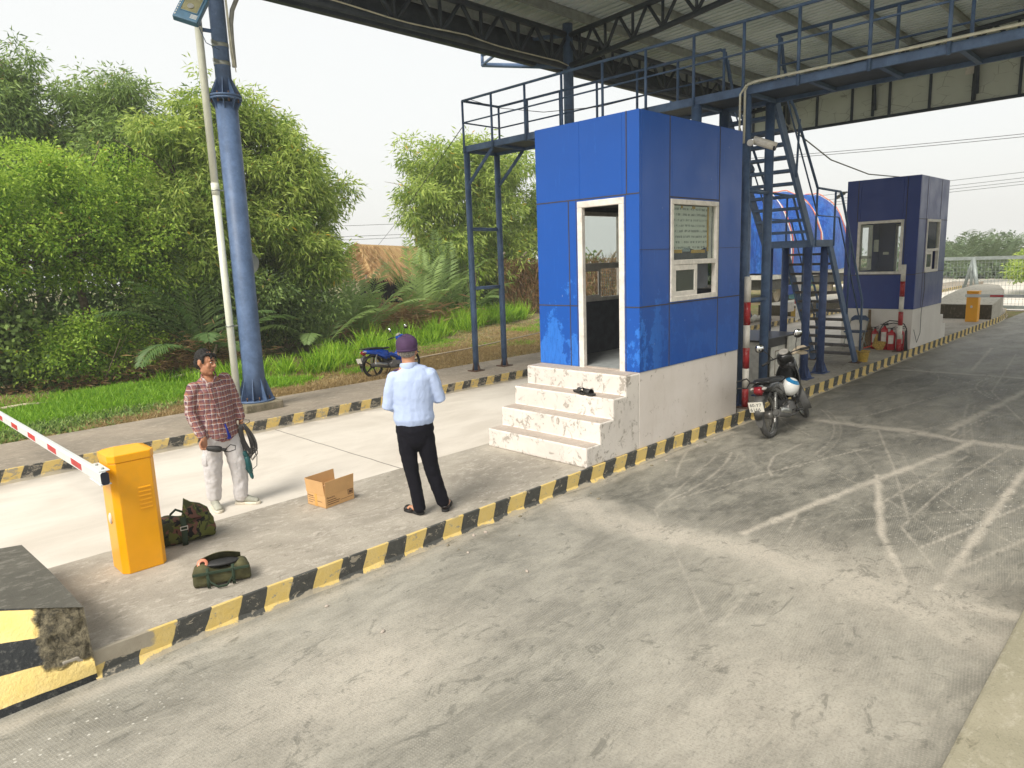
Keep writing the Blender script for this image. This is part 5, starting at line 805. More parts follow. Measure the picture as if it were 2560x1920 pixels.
# ------------------------------------------------------------------ motorcycles
def motorcycle(name, label, loc, rz, lean, steer, bodym, panelm, spoked, tyrem, plate):
    m_ = thing(name, label, 'motorcycle', loc, (R(lean), 0, rz)); RW = .30; xr, xf = -.62, .62
    St = Matrix.Translation((.40, 0, .80)) @ Matrix.Rotation(R(-26), 4, 'Y') @ Matrix.Rotation(R(steer), 4, 'Z') @ Matrix.Rotation(R(26), 4, 'Y') @ Matrix.Translation((-.40, 0, -.80))
    I4 = Matrix.Identity(4)
    def wheel(x, Mx, w=.038):
        prof = [(RW-.055, -w*.55), (RW-.045, -w), (RW-.015, -w*.85), (RW, -w*.35), (RW, w*.35), (RW-.015, w*.85), (RW-.045, w), (RW-.055, w*.55)]
        mb = MB(); mb.M = Mx; mb.lathe(prof+[prof[0]], 40, 'Y', (x, 0, RW), False); wh = mb.build('wheel', tyrem, m_)
        mb = MB(); mb.M = Mx; mb.lathe([(RW-.05, -.022), (RW-.065, -.018), (RW-.065, .018), (RW-.05, .022)], 40, 'Y', (x, 0, RW), False); mb.build('rim', 'chrome' if spoked else 'mblack', wh)
        mb = MB(); mb.M = Mx; mb.lathe([(.0, -.07), (.045, -.07), (.06, -.02), (.045, .06), (0, .06)], 20, 'Y', (x, 0, RW), False)
        nsp = 18 if spoked else 5
        for k in range(nsp):
            a = 2*math.pi*k/nsp; d = Vector((math.cos(a), 0, math.sin(a))); q = Vector((-d.z, 0, d.x)); c = Vector((x, 0, RW))
            if spoked: mb.tube([c+d*.045+q*.03*(1 if k % 2 else -1)+Vector((0, .03*(1 if k % 2 else -1), 0)), c+d*(RW-.062)], .0024, 5)
            else: mb.beam(c+d*.03, c+d*(RW-.06), .022, .03, q)
        mb.build('spokes', 'spoke' if spoked else 'mblack', wh); return wh
    wheel(xr, I4, .042); wheel(xf, St, .034)
    mb = MB(); mb.slab([(-.78, .50), (-.66, .60), (-.45, .62), (-.34, .52), (-.36, .44), (-.45, .56), (-.62, .585), (-.74, .53), (-.86, .48), (-.955, .40), (-.985, .30), (-.995, .42), (-.93, .54), (-.85, .60)], .058, .9); mb.build('rear_fender', 'mgrey', m_)
    
    mb = MB(); mb.M = Matrix.Translation((-.975, 0, .36)) @ Matrix.Rotation(R(-8), 4, 'Y'); mb.rings([[(0, y, z) for y, z in ((-.05, .06), (.05, .06), (.045, -.12), (.02, -.17), (-.02, -.17), (-.045, -.12))], [(.006, y, z) for y, z in ((-.05, .06), (.05, .06), (.045, -.12), (.02, -.17), (-.02, -.17), (-.045, -.12))]], True, True, False); mb.build('mudflap', 'mgrey', m_, bevel=.004)
    mb = MB(); mb.slab([(-.86, .72), (-.70, .755), (-.4, .74), (-.15, .66), (-.12, .56), (-.22, .42), (-.36, .50), (-.58, .60), (-.80, .645)], .115, .62); mb.build('rear_body', bodym, m_)
    for q in (-1, 1):
        mb = MB(); mb.rings([[(x, q*(.116-.02*abs(x+.45)), z) for x, z in ((-.74, .69), (-.45, .70), (-.2, .60), (-.13, .50))], [(x, q*(.119-.02*abs(x+.45)), z) for x, z in ((-.72, .665), (-.45, .63), (-.24, .52), (-.17, .44))]], False, False); ob = mb.build('side_panel', panelm, m_); ob.modifiers.new('s', 'SOLIDIFY').thickness = .006
    mb = MB(); mb.slab([(-.83, .745), (-.80, .79), (-.62, .80), (-.42, .775), (-.24, .745), (-.10, .76), (-.06, .72), (-.12, .69), (-.4, .71), (-.7, .735)], .125, .72); mb.build('seat', 'seatm', m_, sub=1)
    mb = MB(); mb.tube([(-.60, .10, .755), (-.82, .10, .77), (-.90, .06, .78), (-.92, 0, .78), (-.90, -.06, .78), (-.82, -.10, .77), (-.60, -.10, .755)], .013, 8); mb.build('grab_rail', 'mblack', m_)
    mb = MB(); mb.slab([(-.915, .655), (-.88, .72), (-.78, .715), (-.76, .65), (-.85, .60)], .055, .5); mb.build('tail_light', 'tail', m_)
    for q in (-1, 1): mb = MB(); mb.ell((-.83, q*.075, .69), (.075, .025, .022)); mb.build('indicator', 'clear', m_)
    if plate:
        mb = MB(); Mp = Matrix.Translation((-1.0, 0, .475)) @ Matrix.Rotation(R(-14), 4, 'Y'); mb.M = Mp; mb.box(-.004, 0, -.095, .095, -.07, .07); pl = mb.build('number_plate', 'plate', m_, bevel=.003)
        if plate is True:
            text('60-Y7', pl, .062, Mp @ Matrix.Translation((-.0046, .078, .008)) @ LF, 'capblk', 'plate_text'); text('6166', pl, .068, Mp @ Matrix.Translation((-.0046, .082, -.058)) @ LF, 'capblk', 'plate_text')
    # centre
    mb = MB(); mb.slab([(-.22, .52), (-.05, .50), (.14, .40), (.28, .46), (.36, .62), (.42, .74), (.34, .80), (.22, .60), (.08, .50), (-.1, .60)], .085, .8); mb.build('centre_cover', bodym, m_)
    for q in (-1, 1):
        mb = MB(); rg = [[(.44, q*.05, .92), (.36, q*.10, .86), (.33, q*.13, .80)], [(.47, q*.08, .78), (.36, q*.165, .72), (.30, q*.175, .68)], [(.48, q*.09, .62), (.36, q*.185, .56), (.26, q*.18, .54)], [(.46, q*.08, .46), (.34, q*.17, .40), (.22, q*.15, .38)], [(.38, q*.06, .32), (.28, q*.11, .28), (.14, q*.10, .28)]]
        mb.rings(rg, False, False); ob = mb.build('leg_shield', panelm if bodym != 'mblack' else 'mblack', m_, sub=2); ob.modifiers.new('s', 'SOLIDIFY').thickness = .01
    mb = MB(); mb.slab([(.30, .86), (.42, .95), (.50, .86), (.53, .70), (.50, .56), (.44, .58), (.38, .74)], .11, .5); mb.build('front_cowl', bodym, m_)
    # engine, frame, exhaust, stand
    mb = MB(); mb.slab([(-.18, .22), (-.18, .36), (-.02, .40), (.16, .36), (.26, .32), (.26, .24), (.12, .20), (-.02, .17)], .10, .75); mb.build('engine', 'alum', m_)
    mb = MB()
    for i in range(6): mb.box(.14+.02*i, .148+.02*i, -.075, .075, .24, .36)
    mb.lathe([(.065, -.115), (.07, -.10), (.07, .10), (.06, .115)], 18, 'Y', (-.06, 0, .29)); mb.build('crankcase', 'alum', m_)
    mb = MB(); mb.tube([(-.10, .09, .38), (xr, .085, RW)], .02, 8); mb.tube([(-.10, -.09, .36), (xr, -.085, RW)], .02, 8); mb.build('swing_arm', 'mgrey', m_)
    for q in (-1, 1):
        mb = MB(); mb.tube([(-.60, q*.095, .34), (-.52, q*.098, .62)], .010, 8); mb.build('shock_rod', 'chrome', m_); mb = MB(); pts = [(-.595+.07*t, q*.0965, .36+.25*t) for t in (0, 1)]; h = []
        for k in range(90): t = k/89; a = k*.78; h.append((-.595+.07*t+.022*math.cos(a), q*.0965+.022*math.sin(a), .37+.22*t))
        mb.tube(h, .0048, 5); mb.build('shock_spring', 'chrome', m_)
    mb = MB(); mb.box(-.62, -.06, .085, .115, .27, .36); mb.build('chain_cover', 'mgrey', m_, bevel=.012)
    mb = MB(); mb.tube([(.22, -.06, .24), (.20, -.12, .19), (-.05, -.13, .19), (-.22, -.135, .22)], .018, 10); mb.tube([(-.22, -.14, .22), (-.35, -.145, .25), (-.74, -.16, .345)], [.032, .045, .048], 18); mb.tube([(-.735, -.16, .344), (-.76, -.16, .35)], [.03, .028], 14); mb.build('exhaust', 'mgrey', m_)
    mb = MB(); mb.M = Matrix.Translation((-.50, -.165, .33)) @ Matrix.Rotation(R(13.5), 4, 'Y'); mb.rings([[(x, -.035*math.sin(a)-.008, .045*math.cos(a)) for a in [math.pi*(.15+.6*k/6) for k in range(7)]] for x in (-.19, -.1, 0, .12, .2)], False, False); ob = mb.build('heat_shield', 'chrome', m_); ob.modifiers.new('s', 'SOLIDIFY').thickness = .004
    mb = MB(); mb.tube([(.06, -.20, .24), (.06, .20, .24)], .011, 8); mb.tube([(.06, -.15, .24), (.06, -.24, .245)], .02, 8); mb.tube([(.06, .15, .24), (.06, .24, .245)], .02, 8); mb.tube([(.06, -.12, .24), (.12, -.15, .22), (.20, -.17, .235)], .010, 8); mb.build('foot_peg', 'black', m_)
    mb = MB(); mb.tube([(.02, .08, .22), (-.04, .17, .07), (-.06, .20, .02)], .010, 8); mb.tube([(-.12, .05, .2), (-.2, .06, .05)], .010, 8); mb.build('kickstand', 'mblack', m_)
    mb = MB(); mb.slab([(-.30, .25), (-.30, .50), (-.1, .55), (0, .40), (-.08, .28)], .05); mb.build('battery_box', 'black', m_)
    # front end
    for q in (-1, 1): mb = MB(); mb.M = St; mb.tube([(.62, q*.075, .30), (.50, q*.075, .58), (.41, q*.06, .80)], .019, 12); mb.build('fork', 'mgrey', m_)
    mb = MB(); mb.M = St; rg = []
    for i in range(11):
        a = R(-25+i*17); rg.append([(xf-.335*math.cos(a), y, RW+.335*math.sin(a)-.9*y*y*3) for y in (-.062, -.04, 0, .04, .062)])
    mb.rings(rg, False, False); ob = mb.build('front_fender', 'mgrey' if bodym == 'mblack' else panelm, m_); ob.modifiers.new('s', 'SOLIDIFY').thickness = .008
    mb = MB(); mb.M = St; mb.slab([(.20, .98), (.30, 1.05), (.44, 1.04), (.54, .95), (.52, .86), (.40, .82), (.28, .86)], .10, .55); mb.build('handlebar_cowl', bodym if bodym == 'mblack' else panelm, m_, sub=1)
    mb = MB(); mb.M = St; mb.slab([(.50, .96), (.56, .93), (.55, .86), (.50, .85)], .085, .6); mb.build('headlight', 'clear', m_); mb = MB(); mb.M = St @ Matrix.Translation((.285, 0, 1.035)) @ Matrix.Rotation(R(-30), 4, 'Y'); mb.lathe([(.07, 0), (.062, .018)], 20); mb.build('speedometer', 'clear', m_)
    mb = MB(); mb.M = St; mb.tube([(.26, -.33, .965), (.30, -.2, .99), (.33, 0, .985), (.30, .2, .99), (.26, .33, .965)], .011, 10); mb.build('handlebar', 'black', m_)
    for q in (-1, 1):
        mb = MB(); mb.M = St; mb.tube([(.285, q*.22, .985), (.255, q*.345, .965)], .018, 12); mb.build('grip', 'black', m_); mb = MB(); mb.M = St; mb.tube([(.33, q*.20, .985), (.36, q*.25, .98), (.335, q*.34, .965)], .007, 8); mb.build('brake_lever', 'black', m_)
        mb = MB(); mb.M = St; mb.tube([(.30, q*.17, 1.0), (.30, q*.20, 1.08), (.31, q*.255, 1.17)], .006, 8); mi_ = mb.build('mirror', 'black', m_)
        mb = MB(); mb.M = St @ Matrix.Translation((.30, q*.28, 1.205)) @ Matrix.Rotation(R(-10), 4, 'Y') @ Matrix.Rotation(R(q*28), 4, 'X'); mb.lathe([(.0, -.006), (.060, -.006), (.064, .004), (.05, .02), (0, .024)], 24, 'X', cap=False); mb.build('mirror_shell', 'mblack', mi_); mb = MB(); mb.M = St @ Matrix.Translation((.292, q*.28, 1.205)) @ Matrix.Rotation(R(-10-(14 if q < 0 else 0)), 4, 'Y') @ Matrix.Rotation(R(q*28), 4, 'X'); mb.lathe([(.0, -.003), (.057, -.003), (.057, 0), (0, 0)], 24, 'X', cap=False); mb.build('mirror_glass', 'mirror', mi_)
    return m_, St
m1, St = motorcycle('motorcycle', 'dusty black motorcycle leaning on its stand on the road with plate 60-Y7 6166', (2.68, -.60, 0), R(6), -9, 34, 'mblack', 'mgrey', True, 'tyre', True)
hm = thing('helmet', 'white and blue helmet hung at the front of the black motorcycle seat', 'helmet', (2.61, -.66, .60), (R(20), R(15), R(-30)))
mb = MB(); mb.ell((0, 0, 0), (.125, .115, .13), 24, 16); mb.build('shell', 'helm', hm); mb = MB(); mb.rings([[((.127)*math.cos(a)*math.cos(b), .117*math.sin(a)*math.cos(b), .132*math.sin(b)) for a in [2*math.pi*k/24 for k in range(25)]] for b in (R(38), R(50), R(65))], False, False); mb.build('stripe', 'helmb', hm)
mb = MB(); mb.M = Matrix.Translation((2.68, -.60, 0)) @ Euler((R(-9), 0, R(6))).to_matrix().to_4x4() @ St; limb(mb, [(.33, -.12, .97), (.34, -.20, 1.0), (.33, -.28, .985), (.34, -.33, .95)], [.03, .045, .04, .02]); limb(mb, [(.36, -.16, .98), (.38, -.24, .93), (.37, -.30, .90)], [.02, .035, .02]); o = mb.build('cleaning_rag', 'wood'); tag(o, 'pale crumpled rag draped over the right grip of the black motorcycle', 'rag')
m2, _ = motorcycle('motorcycle', 'glossy blue and black motorcycle parked on the grass edge beyond the lane', (1.90, 7.62, .13), R(2), -7, 12, 'mblue', 'mblue', False, 'tyre2', 'blank'); m2.scale = (.84, .84, .80)
# ------------------------------------------------------------------ vegetation
def leafobj(name, P, D, L, Wd, hue, mat, parent=None, fold=.15):
    n = len(P); P = np.asarray(P, float); D = D/np.linalg.norm(D, axis=1, keepdims=True); L = np.broadcast_to(L, n)[:, None]; Wd = np.broadcast_to(Wd, n)[:, None]
    rv = rng.normal(size=(n, 3)); S = np.cross(D, rv); S /= np.linalg.norm(S, axis=1, keepdims=True)+1e-9; N = np.cross(S, D)
    v = np.stack([P, P+D*L*.42+S*Wd, P+D*L-np.array([0, 0, 1])*L*.10, P+D*L*.42-S*Wd+N*Wd*fold], 1).reshape(-1, 3)
    me = bpy.data.meshes.new(name); me.vertices.add(4*n); me.vertices.foreach_set('co', v.ravel()); me.loops.add(4*n); me.loops.foreach_set('vertex_index', np.arange(4*n, dtype=np.int32))
    me.polygons.add(n); me.polygons.foreach_set('loop_start', np.arange(0, 4*n, 4, dtype=np.int32)); me.update(calc_edges=True)
    at = me.attributes.new('hue', 'FLOAT', 'POINT'); at.data.foreach_set('value', np.repeat(np.asarray(hue, np.float32), 4)); me.materials.append(MT[mat])
    o = bpy.data.objects.new(name, me); COL.objects.link(o); o.parent = parent; return o
def crown(lobes, nc, nl, L, Wd, mat, parent, spread=.28, droop=.55, name='crown', shell=.55, hb=0.0, sub=True):
    if sub:
        nw = []
        for x, y, z, rx, ry, rzz in lobes:
            for k in range(10):
                u = rng.normal(size=3); u[1] = -abs(u[1])*(1 if k < 7 else -1); u /= np.linalg.norm(u); f = .34+.2*rng.random(); g_ = .55+.5*rng.random(); nw.append((x+u[0]*rx*g_, y+u[1]*ry*g_, z+u[2]*rzz*g_, rx*f, ry*f, rzz*f))
            nw.append((x, y, z, rx*.5, ry*.5, rzz*.5))
        lobes = nw; spread *= .54
    vol = np.array([l[3]*l[4]*l[5] for l in lobes])**.8; pr = vol/vol.sum(); P = []; D = []; H = []
    idx = rng.choice(len(lobes), nc, p=pr)
    for i in idx:
        x, y, z, rx, ry, rzz = lobes[i]; u = rng.normal(size=3); u /= np.linalg.norm(u); r = shell+(1.02-shell)*rng.random()**.7; bumpy = 1+.16*mnoise.noise((u[0]*2.5+x, u[1]*2.5, u[2]*2.5+z))
        c = np.array([x+u[0]*rx*r*bumpy, y+u[1]*ry*r*bumpy, z+u[2]*rzz*r*bumpy]); 
        if c[2] < .1: continue
        k = int(nl*(.6+.8*rng.random())); q = rng.normal(size=(k, 3))*spread*np.array([1, 1, .75]); d = q*.5/spread+u*.25+rng.normal(size=(k, 3))*.55; d[:, 2] -= droop
        P.append(c+q); D.append(d); H.append(np.clip(rng.random(k)*.55+.35*(rng.random()-.3)+hb+.10*u[2]+.0, 0, .92)+(rng.random(k) > .985)*.6)
    return leafobj(name, np.concatenate(P), np.concatenate(D), L*(.7+.6*rng.random(sum(map(len, P)))), Wd, np.concatenate(H), mat, parent)
def trunk(parent, base, lobes, r=.12):
    mb = MB(); b = Vector(base); top = Vector((sum(l[0] for l in lobes)/len(lobes), sum(l[1] for l in lobes)/len(lobes), max(l[2] for l in lobes)))
    mid = b.lerp(top, .4)+Vector((.15, .1, 0)); mb.tube([b, b.lerp(mid, .5)+Vector((.05, 0, 0)), mid, mid.lerp(top, .6), top], [r, r*.85, r*.7, r*.42, r*.15], 10)
    for l in lobes:
        c = Vector(l[:3]); s0 = b.lerp(mid, .75) if c.z < mid.z+1 else mid.lerp(top, .3); m_ = s0.lerp(c, .5)+Vector((0, 0, .2)); mb.tube([s0, m_, c], [r*.45, r*.3, r*.1], 7)
        for k in range(4): e = c+Vector((rng.normal()*l[3]*.55, rng.normal()*l[4]*.55, rng.normal()*l[5]*.55)); mb.tube([m_.lerp(c, .5), m_.lerp(e, .6)+Vector((0, 0, .1)), e], [r*.2, r*.12, r*.05], 5)
    return mb.build('trunk', 'bark', parent)
def tree(label, base, lobes, nc, nl, L, Wd, mat, group='trees behind the lane', **kw):
    t_ = thing('tree', label, 'tree', (0, 0, 0), (0, 0, 0), group); trunk(t_, base, lobes, kw.pop('r', .13)); crown(lobes, nc, nl, L, Wd, mat, t_, **kw); return t_
tree('tall dark tree at the left edge rising above the others', (-2.6, 17, 0), [(-2.35, 17, 7.75, .42, .4, .6), (-2.3, 17, 7.0, .7, .7, .7), (-2.0, 17.2, 6.1, 1.0, 1, 1.0), (-2.7, 16.8, 5.2, 1.4, 1.2, 1.4), (-1.5, 17, 4.6, 1.3, 1.1, 1.3), (-3.4, 17, 3.9, 1.5, 1.2, 1.5), (-3.7, 17, 5.4, 1.0, 1, 1.1)], 900, 70, .17, .019, 'leaf2', spread=.30)
tree('dark rounded tree standing behind between the tall left tree and the big central tree', (-.3, 16.8, 0), [(-.35, 16.5, 6.9, 1.0, 1, .95), (.2, 16.5, 5.8, 1.25, 1.1, 1.1), (-.7, 16.5, 5.2, 1.1, 1, 1.2), (.6, 16.8, 4.2, 1.5, 1.2, 1.4)], 650, 66, .17, .019, 'leaf2', spread=.30, hb=.15)
tree('large bright green spreading tree in the centre behind the blue column', (1.6, 14.2, 0), [(.9, 14, 6.45, .85, .8, .75), (2.3, 14, 6.5, .7, .8, .75), (1.6, 14, 5.9, 1.0, 1, .9), (3.0, 14, 6.05, .6, .6, .5), (3.45, 14, 5.55, .6, .7, .55), (.1, 13.8, 5.6, 1.0, 1.0, .9), (2.9, 14, 5.2, 1.0, 1.0, .9), (4.5, 14, 4.6, .55, .6, .45), (1.7, 13.4, 4.7, 1.7, 1.3, 1.4), (-.4, 13.6, 4.5, 1.3, 1.1, 1.2), (3.9, 14, 4.1, 1.1, 1.0, .95), (2.9, 13.6, 3.4, 1.4, 1.2, 1.1), (1.0, 13.5, 3.2, 1.6, 1.2, 1.1), (-.3, 13.4, 3.0, 1.3, 1.1, 1.1), (3.9, 14.1, 2.7, .9, .9, .8)], 1500, 52, .18, .021, 'leaf1', spread=.27, shell=.62)
tree('light green leafy tree on the left with layered small leaves', (-2.3, 13.6, 0), [(-2.2, 13.4, 4.2, 1.3, 1, 1.0), (-3.2, 13.2, 3.8, 1.3, 1, 1.0), (-1.2, 13.3, 3.9, 1.1, 1, 1.0), (-2.6, 13, 3.0, 1.5, 1, .9), (-4.0, 13, 2.7, 1.2, 1, 1.0), (-1.0, 13.1, 2.8, 1.1, 1, .9), (-4.9, 13, 3.6, 1.3, 1, 1.4)], 900, 60, .085, .022, 'leaf3', spread=.25, droop=.15, shell=.68)
tree('broad green tree right of the gap behind the catwalk legs', (13.2, 17.8, 0), [(11.6, 18, 6.0, 1.6, 1.4, 1.2), (13.4, 18, 6.2, 1.8, 1.4, 1.3), (15.6, 18.4, 5.8, 1.9, 1.4, 1.3), (10.7, 17.8, 4.7, 1.3, 1.2, 1.0), (12.4, 17.6, 4.3, 1.9, 1.4, 1.4), (14.6, 17.8, 4.2, 2.0, 1.4, 1.4), (11.3, 17.6, 3.0, 1.4, 1.2, 1.0), (13.2, 17.4, 2.6, 1.8, 1.2, 1.0), (17.2, 18.4, 4.2, 1.8, 1.4, 1.8), (15.6, 17.8, 2.4, 1.8, 1.2, 1.2)], 1150, 52, .24, .029, 'leaf1', spread=.36, shell=.6)
def bush(label, lobes, nc, nl, L, Wd, mat, group, **kw):
    t_ = thing('bush', label, 'bush', (0, 0, 0), (0, 0, 0), group); c = lobes[0]; mb = MB()
    for k in range(7): a = rng.normal(size=2)*.35; mb.tube([(c[0]+a[0]*.3, c[1]+a[1]*.3, .05), (c[0]+a[0], c[1]+a[1], c[2]*.6), (c[0]+a[0]*2, c[1]+a[1]*2, c[2]+c[5]*.5)], [.02, .014, .006], 5)
    mb.build('stem', 'bark', t_); crown(lobes, nc, nl, L, Wd, mat, t_, **kw); return t_
G = 'undergrowth bushes along the treeline'
bush('dark broad leaved bush at the far left edge', [(-5.0, 12.6, 1.4, 1.4, .8, 1.2), (-4.2, 12.7, .9, 1.1, .7, .8)], 240, 45, .12, .045, 'leaf2', G, spread=.25, droop=.3)
bush('bright small leaved bush low on the left below the light green tree', [(-2.6, 12.3, .8, 1.2, .6, .7), (-1.7, 12.5, .7, .9, .6, .6)], 230, 50, .075, .022, 'leaf3', G, spread=.2, droop=.1)
bush('dark green bush below the big central tree', [(.6, 13.0, 1.2, 1.6, .7, 1.1), (2.3, 13.4, 1.2, 1.5, .7, 1.1), (-.8, 13.0, 1.4, 1.2, .7, 1.3)], 420, 50, .12, .025, 'leaf2', G, spread=.27)
bush('tangled dark bush right of the big column behind the tall grass', [(3.6, 14.8, .8, 1.4, .8, .8), (5.2, 15.6, .7, 1.5, .8, .7), (6.8, 16.4, .6, 1.3, .8, .6)], 330, 45, .12, .02, 'leaf2', G, spread=.28, hb=.1)
bush('green bush at the foot of the tree behind the catwalk legs', [(11.6, 17.4, 1.0, 1.3, .8, 1.0), (13.0, 17.2, .9, 1.3, .8, .9)], 230, 45, .15, .03, 'leaf2', G, spread=.3)
bush('yellow green vine hanging on the trunk behind the catwalk legs', [(12.1, 16.3, 1.9, .22, .2, .9), (12.0, 16.2, 1.2, .2, .2, .6)], 26, 12, .16, .055, 'leaf3', G, spread=.16, hb=.7)
far_ = leafobj('thicket', np.stack([x := rng.random(15000)*40-14, 19+rng.random(15000)*3, (rng.random(15000)**1.2)*(2.6+.7*np.sin(x*1.1)-.9*np.exp(-((x-7)/2.5)**2))*.9], 1), rng.normal(size=(15000, 3))-np.array([0, 0, .6]), .32, .05, rng.random(15000)*.6, 'leaf2'); far_['kind'] = 'stuff'; far_['label'] = 'dense dark undergrowth behind the trees'
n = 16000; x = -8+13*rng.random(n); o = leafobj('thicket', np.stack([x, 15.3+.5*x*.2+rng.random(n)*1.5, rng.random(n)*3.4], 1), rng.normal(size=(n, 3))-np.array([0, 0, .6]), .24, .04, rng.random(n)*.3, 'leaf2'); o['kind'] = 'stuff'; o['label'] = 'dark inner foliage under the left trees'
# palms
def frond(parent, base, az, length, rise, droop, mat='palm', hb=.3, lw=.030, ll=.42, nlf=32):
    P = []; D = []; pts = []; b = np.array(base, float); h = np.array([math.cos(az), math.sin(az), 0]); sd_ = np.array([-math.sin(az), math.cos(az), 0])
    N_ = 24; pos = []; e = rise; p = b.copy(); tans = []
    for i in range(N_+1): t = i/N_; ang = e-droop*t*t; tn = h*math.cos(ang)+np.array([0, 0, math.sin(ang)]); pos.append(p.copy()); tans.append(tn); p = p+tn*length/N_
    mb = MB(); mb.tube([tuple(q) for q in pos[::3]], [.018*(1-.85*i/8) for i in range(9)][:len(pos[::3])], 6); 
    for k in range(nlf):
        t = .18+.82*k/nlf; f = t*N_; i = min(int(f), N_-1); q = pos[i]+(pos[i+1]-pos[i])*(f-i); tn = tans[i]; l_ = ll*math.sin(math.pi*min(.97, .18+.8*(t-.18)/.82))**.6*(1.0-.25*t)
        up_ = np.cross(sd_, tn)
        for s_ in (-1, 1):
            d = tn*.75+s_*sd_*.75-np.array([0, 0, .18+.5*rng.random()*.4])+up_*(-.1); d = d/np.linalg.norm(d); w_ = np.cross(d, up_+sd_*.3*s_); w_ /= np.linalg.norm(w_); wd = lw*(.8+.4*rng.random())
            a = mb.V(tuple(q)); b2__ = mb.V(tuple(q+d*l_*.4+w_*wd)); c = mb.V(tuple(q+d*l_-np.array([0, 0, .10*l_]))); e_ = mb.V(tuple(q+d*l_*.4-w_*wd)); mb.F((a, b2__, c, e_))
    o = mb.build('frond', mat, parent); me = o.data; at = me.attributes.new('hue', 'FLOAT', 'POINT'); hv = np.clip(hb+.25*rng.random(len(me.vertices)), 0, .92); at.data.foreach_set('value', hv.astype(np.float32)); return o
def palm(label, x, y, fr, group='nipa palms by the treeline', z=.1):
    t_ = thing('nipa_palm', label, 'palm', (0, 0, 0), (0, 0, 0), group); mb = MB(); mb.tube([(x, y, 0), (x, y, .35)], [.16, .10], 10); mb.build('stump', 'bark', t_)
    for az, ln, rs, dr, hb in fr: frond(t_, (x+.08*math.cos(R(az)), y+.08*math.sin(R(az)), z+.1), R(az), ln, R(rs), R(dr), hb=hb, ll=.50*ln/2.4+.08)
    return t_
palm('shaded nipa palm with arching fronds under the left trees', -.2, 12.2, [(165, 3.4, 76, 60, .05), (190, 3.0, 55, 80, .0), (215, 2.6, 38, 95, .0), (-60, 2.4, 60, 80, .05), (250, 2.3, 48, 85, .0), (130, 3.3, 82, 40, .2), (20, 2.8, 62, 70, .1), (-20, 2.6, 52, 90, .05), (100, 3.3, 86, 30, .2), (60, 3.0, 78, 40, .1), (205, 3.0, 66, 60, .05), (-90, 2.1, 40, 80, .0)])
palm('nipa palm with upright fronds beside the right edge of the central tree', 5.0, 13.7, [(120, 3.3, 84, 25, .35), (60, 2.9, 72, 40, .45), (-20, 2.8, 58, 55, .4), (-60, 2.6, 48, 60, .35), (170, 2.8, 68, 50, .35), (200, 2.4, 52, 70, .3), (20, 3.0, 70, 50, .45), (250, 2.0, 58, 70, .3), (-100, 2.2, 66, 60, .35)])
palm('pale nipa palm in front of the thatched roof', 8.2, 14.9, [(90, 3.2, 87, 15, .5), (170, 2.8, 74, 35, .45), (10, 2.9, 74, 35, .45), (-45, 2.6, 62, 55, .4), (220, 2.5, 58, 60, .5), (-90, 2.2, 64, 70, .8), (140, 3.0, 80, 30, .45), (40, 3.0, 80, 25, .5)])
palm('dark upright nipa palm left of the tree behind the catwalk', 10.0, 15.7, [(90, 3.5, 88, 8, .2), (150, 3.2, 82, 20, .15), (30, 3.2, 80, 20, .2), (-30, 3.0, 70, 50, .25), (200, 3.0, 68, 50, .3), (-100, 2.8, 66, 60, .2)])
palm('low nipa palm leaning out at the right of the thatched hut', 11.2, 15.8, [(60, 2.9, 75, 30, .35), (180, 2.7, 50, 60, .25), (-30, 2.5, 55, 60, .25), (-90, 2.3, 50, 80, .15), (120, 3.1, 80, 25, .4)])
palm('small nipa palm behind the grass near the blue motorcycle', 3.0, 12.6, [(190, 2.2, 45, 80, .25), (-30, 2.3, 50, 70, .3), (230, 1.9, 40, 90, .2), (90, 2.5, 75, 40, .3), (20, 2.2, 55, 60, .25)])
# dead fronds and leaf litter
def clump(name, label, c, ext, n, L, Wd, mat, dz=.2, up_=.2, hue=(0, .9)):
    P = np.stack([c[0]+rng.normal(size=n)*ext[0], c[1]+rng.normal(size=n)*ext[1], c[2]+np.abs(rng.normal(size=n))*ext[2]], 1); D = rng.normal(size=(n, 3))*np.array([1, 1, dz]); D[:, 2] += up_
    o = leafobj(name, P, D, L*(.6+.8*rng.random(n)), Wd, hue[0]+(hue[1]-hue[0])*rng.random(n), mat); o['kind'] = 'stuff'; o['label'] = label; return o
clump('dead_leaf_litter', 'brown dead leaves and cut fronds under the left trees', (-2.9, 12.1, .12), (1.2, .22, .15), 1500, .15, .014, 'deadl')
clump('dead_leaf_litter', 'brown matted cut stems behind the man in plaid', (-.6, 11.9, .3), (.65, .25, .26), 2200, .35, .010, 'deadl')
clump('dead_leaf_litter', 'heap of dry tan palm fronds in front of the pale nipa palm', (7.6, 14.9, .2), (1.1, .4, .38), 1700, .55, .028, 'deadl', .3, .25, (.3, 1.0))
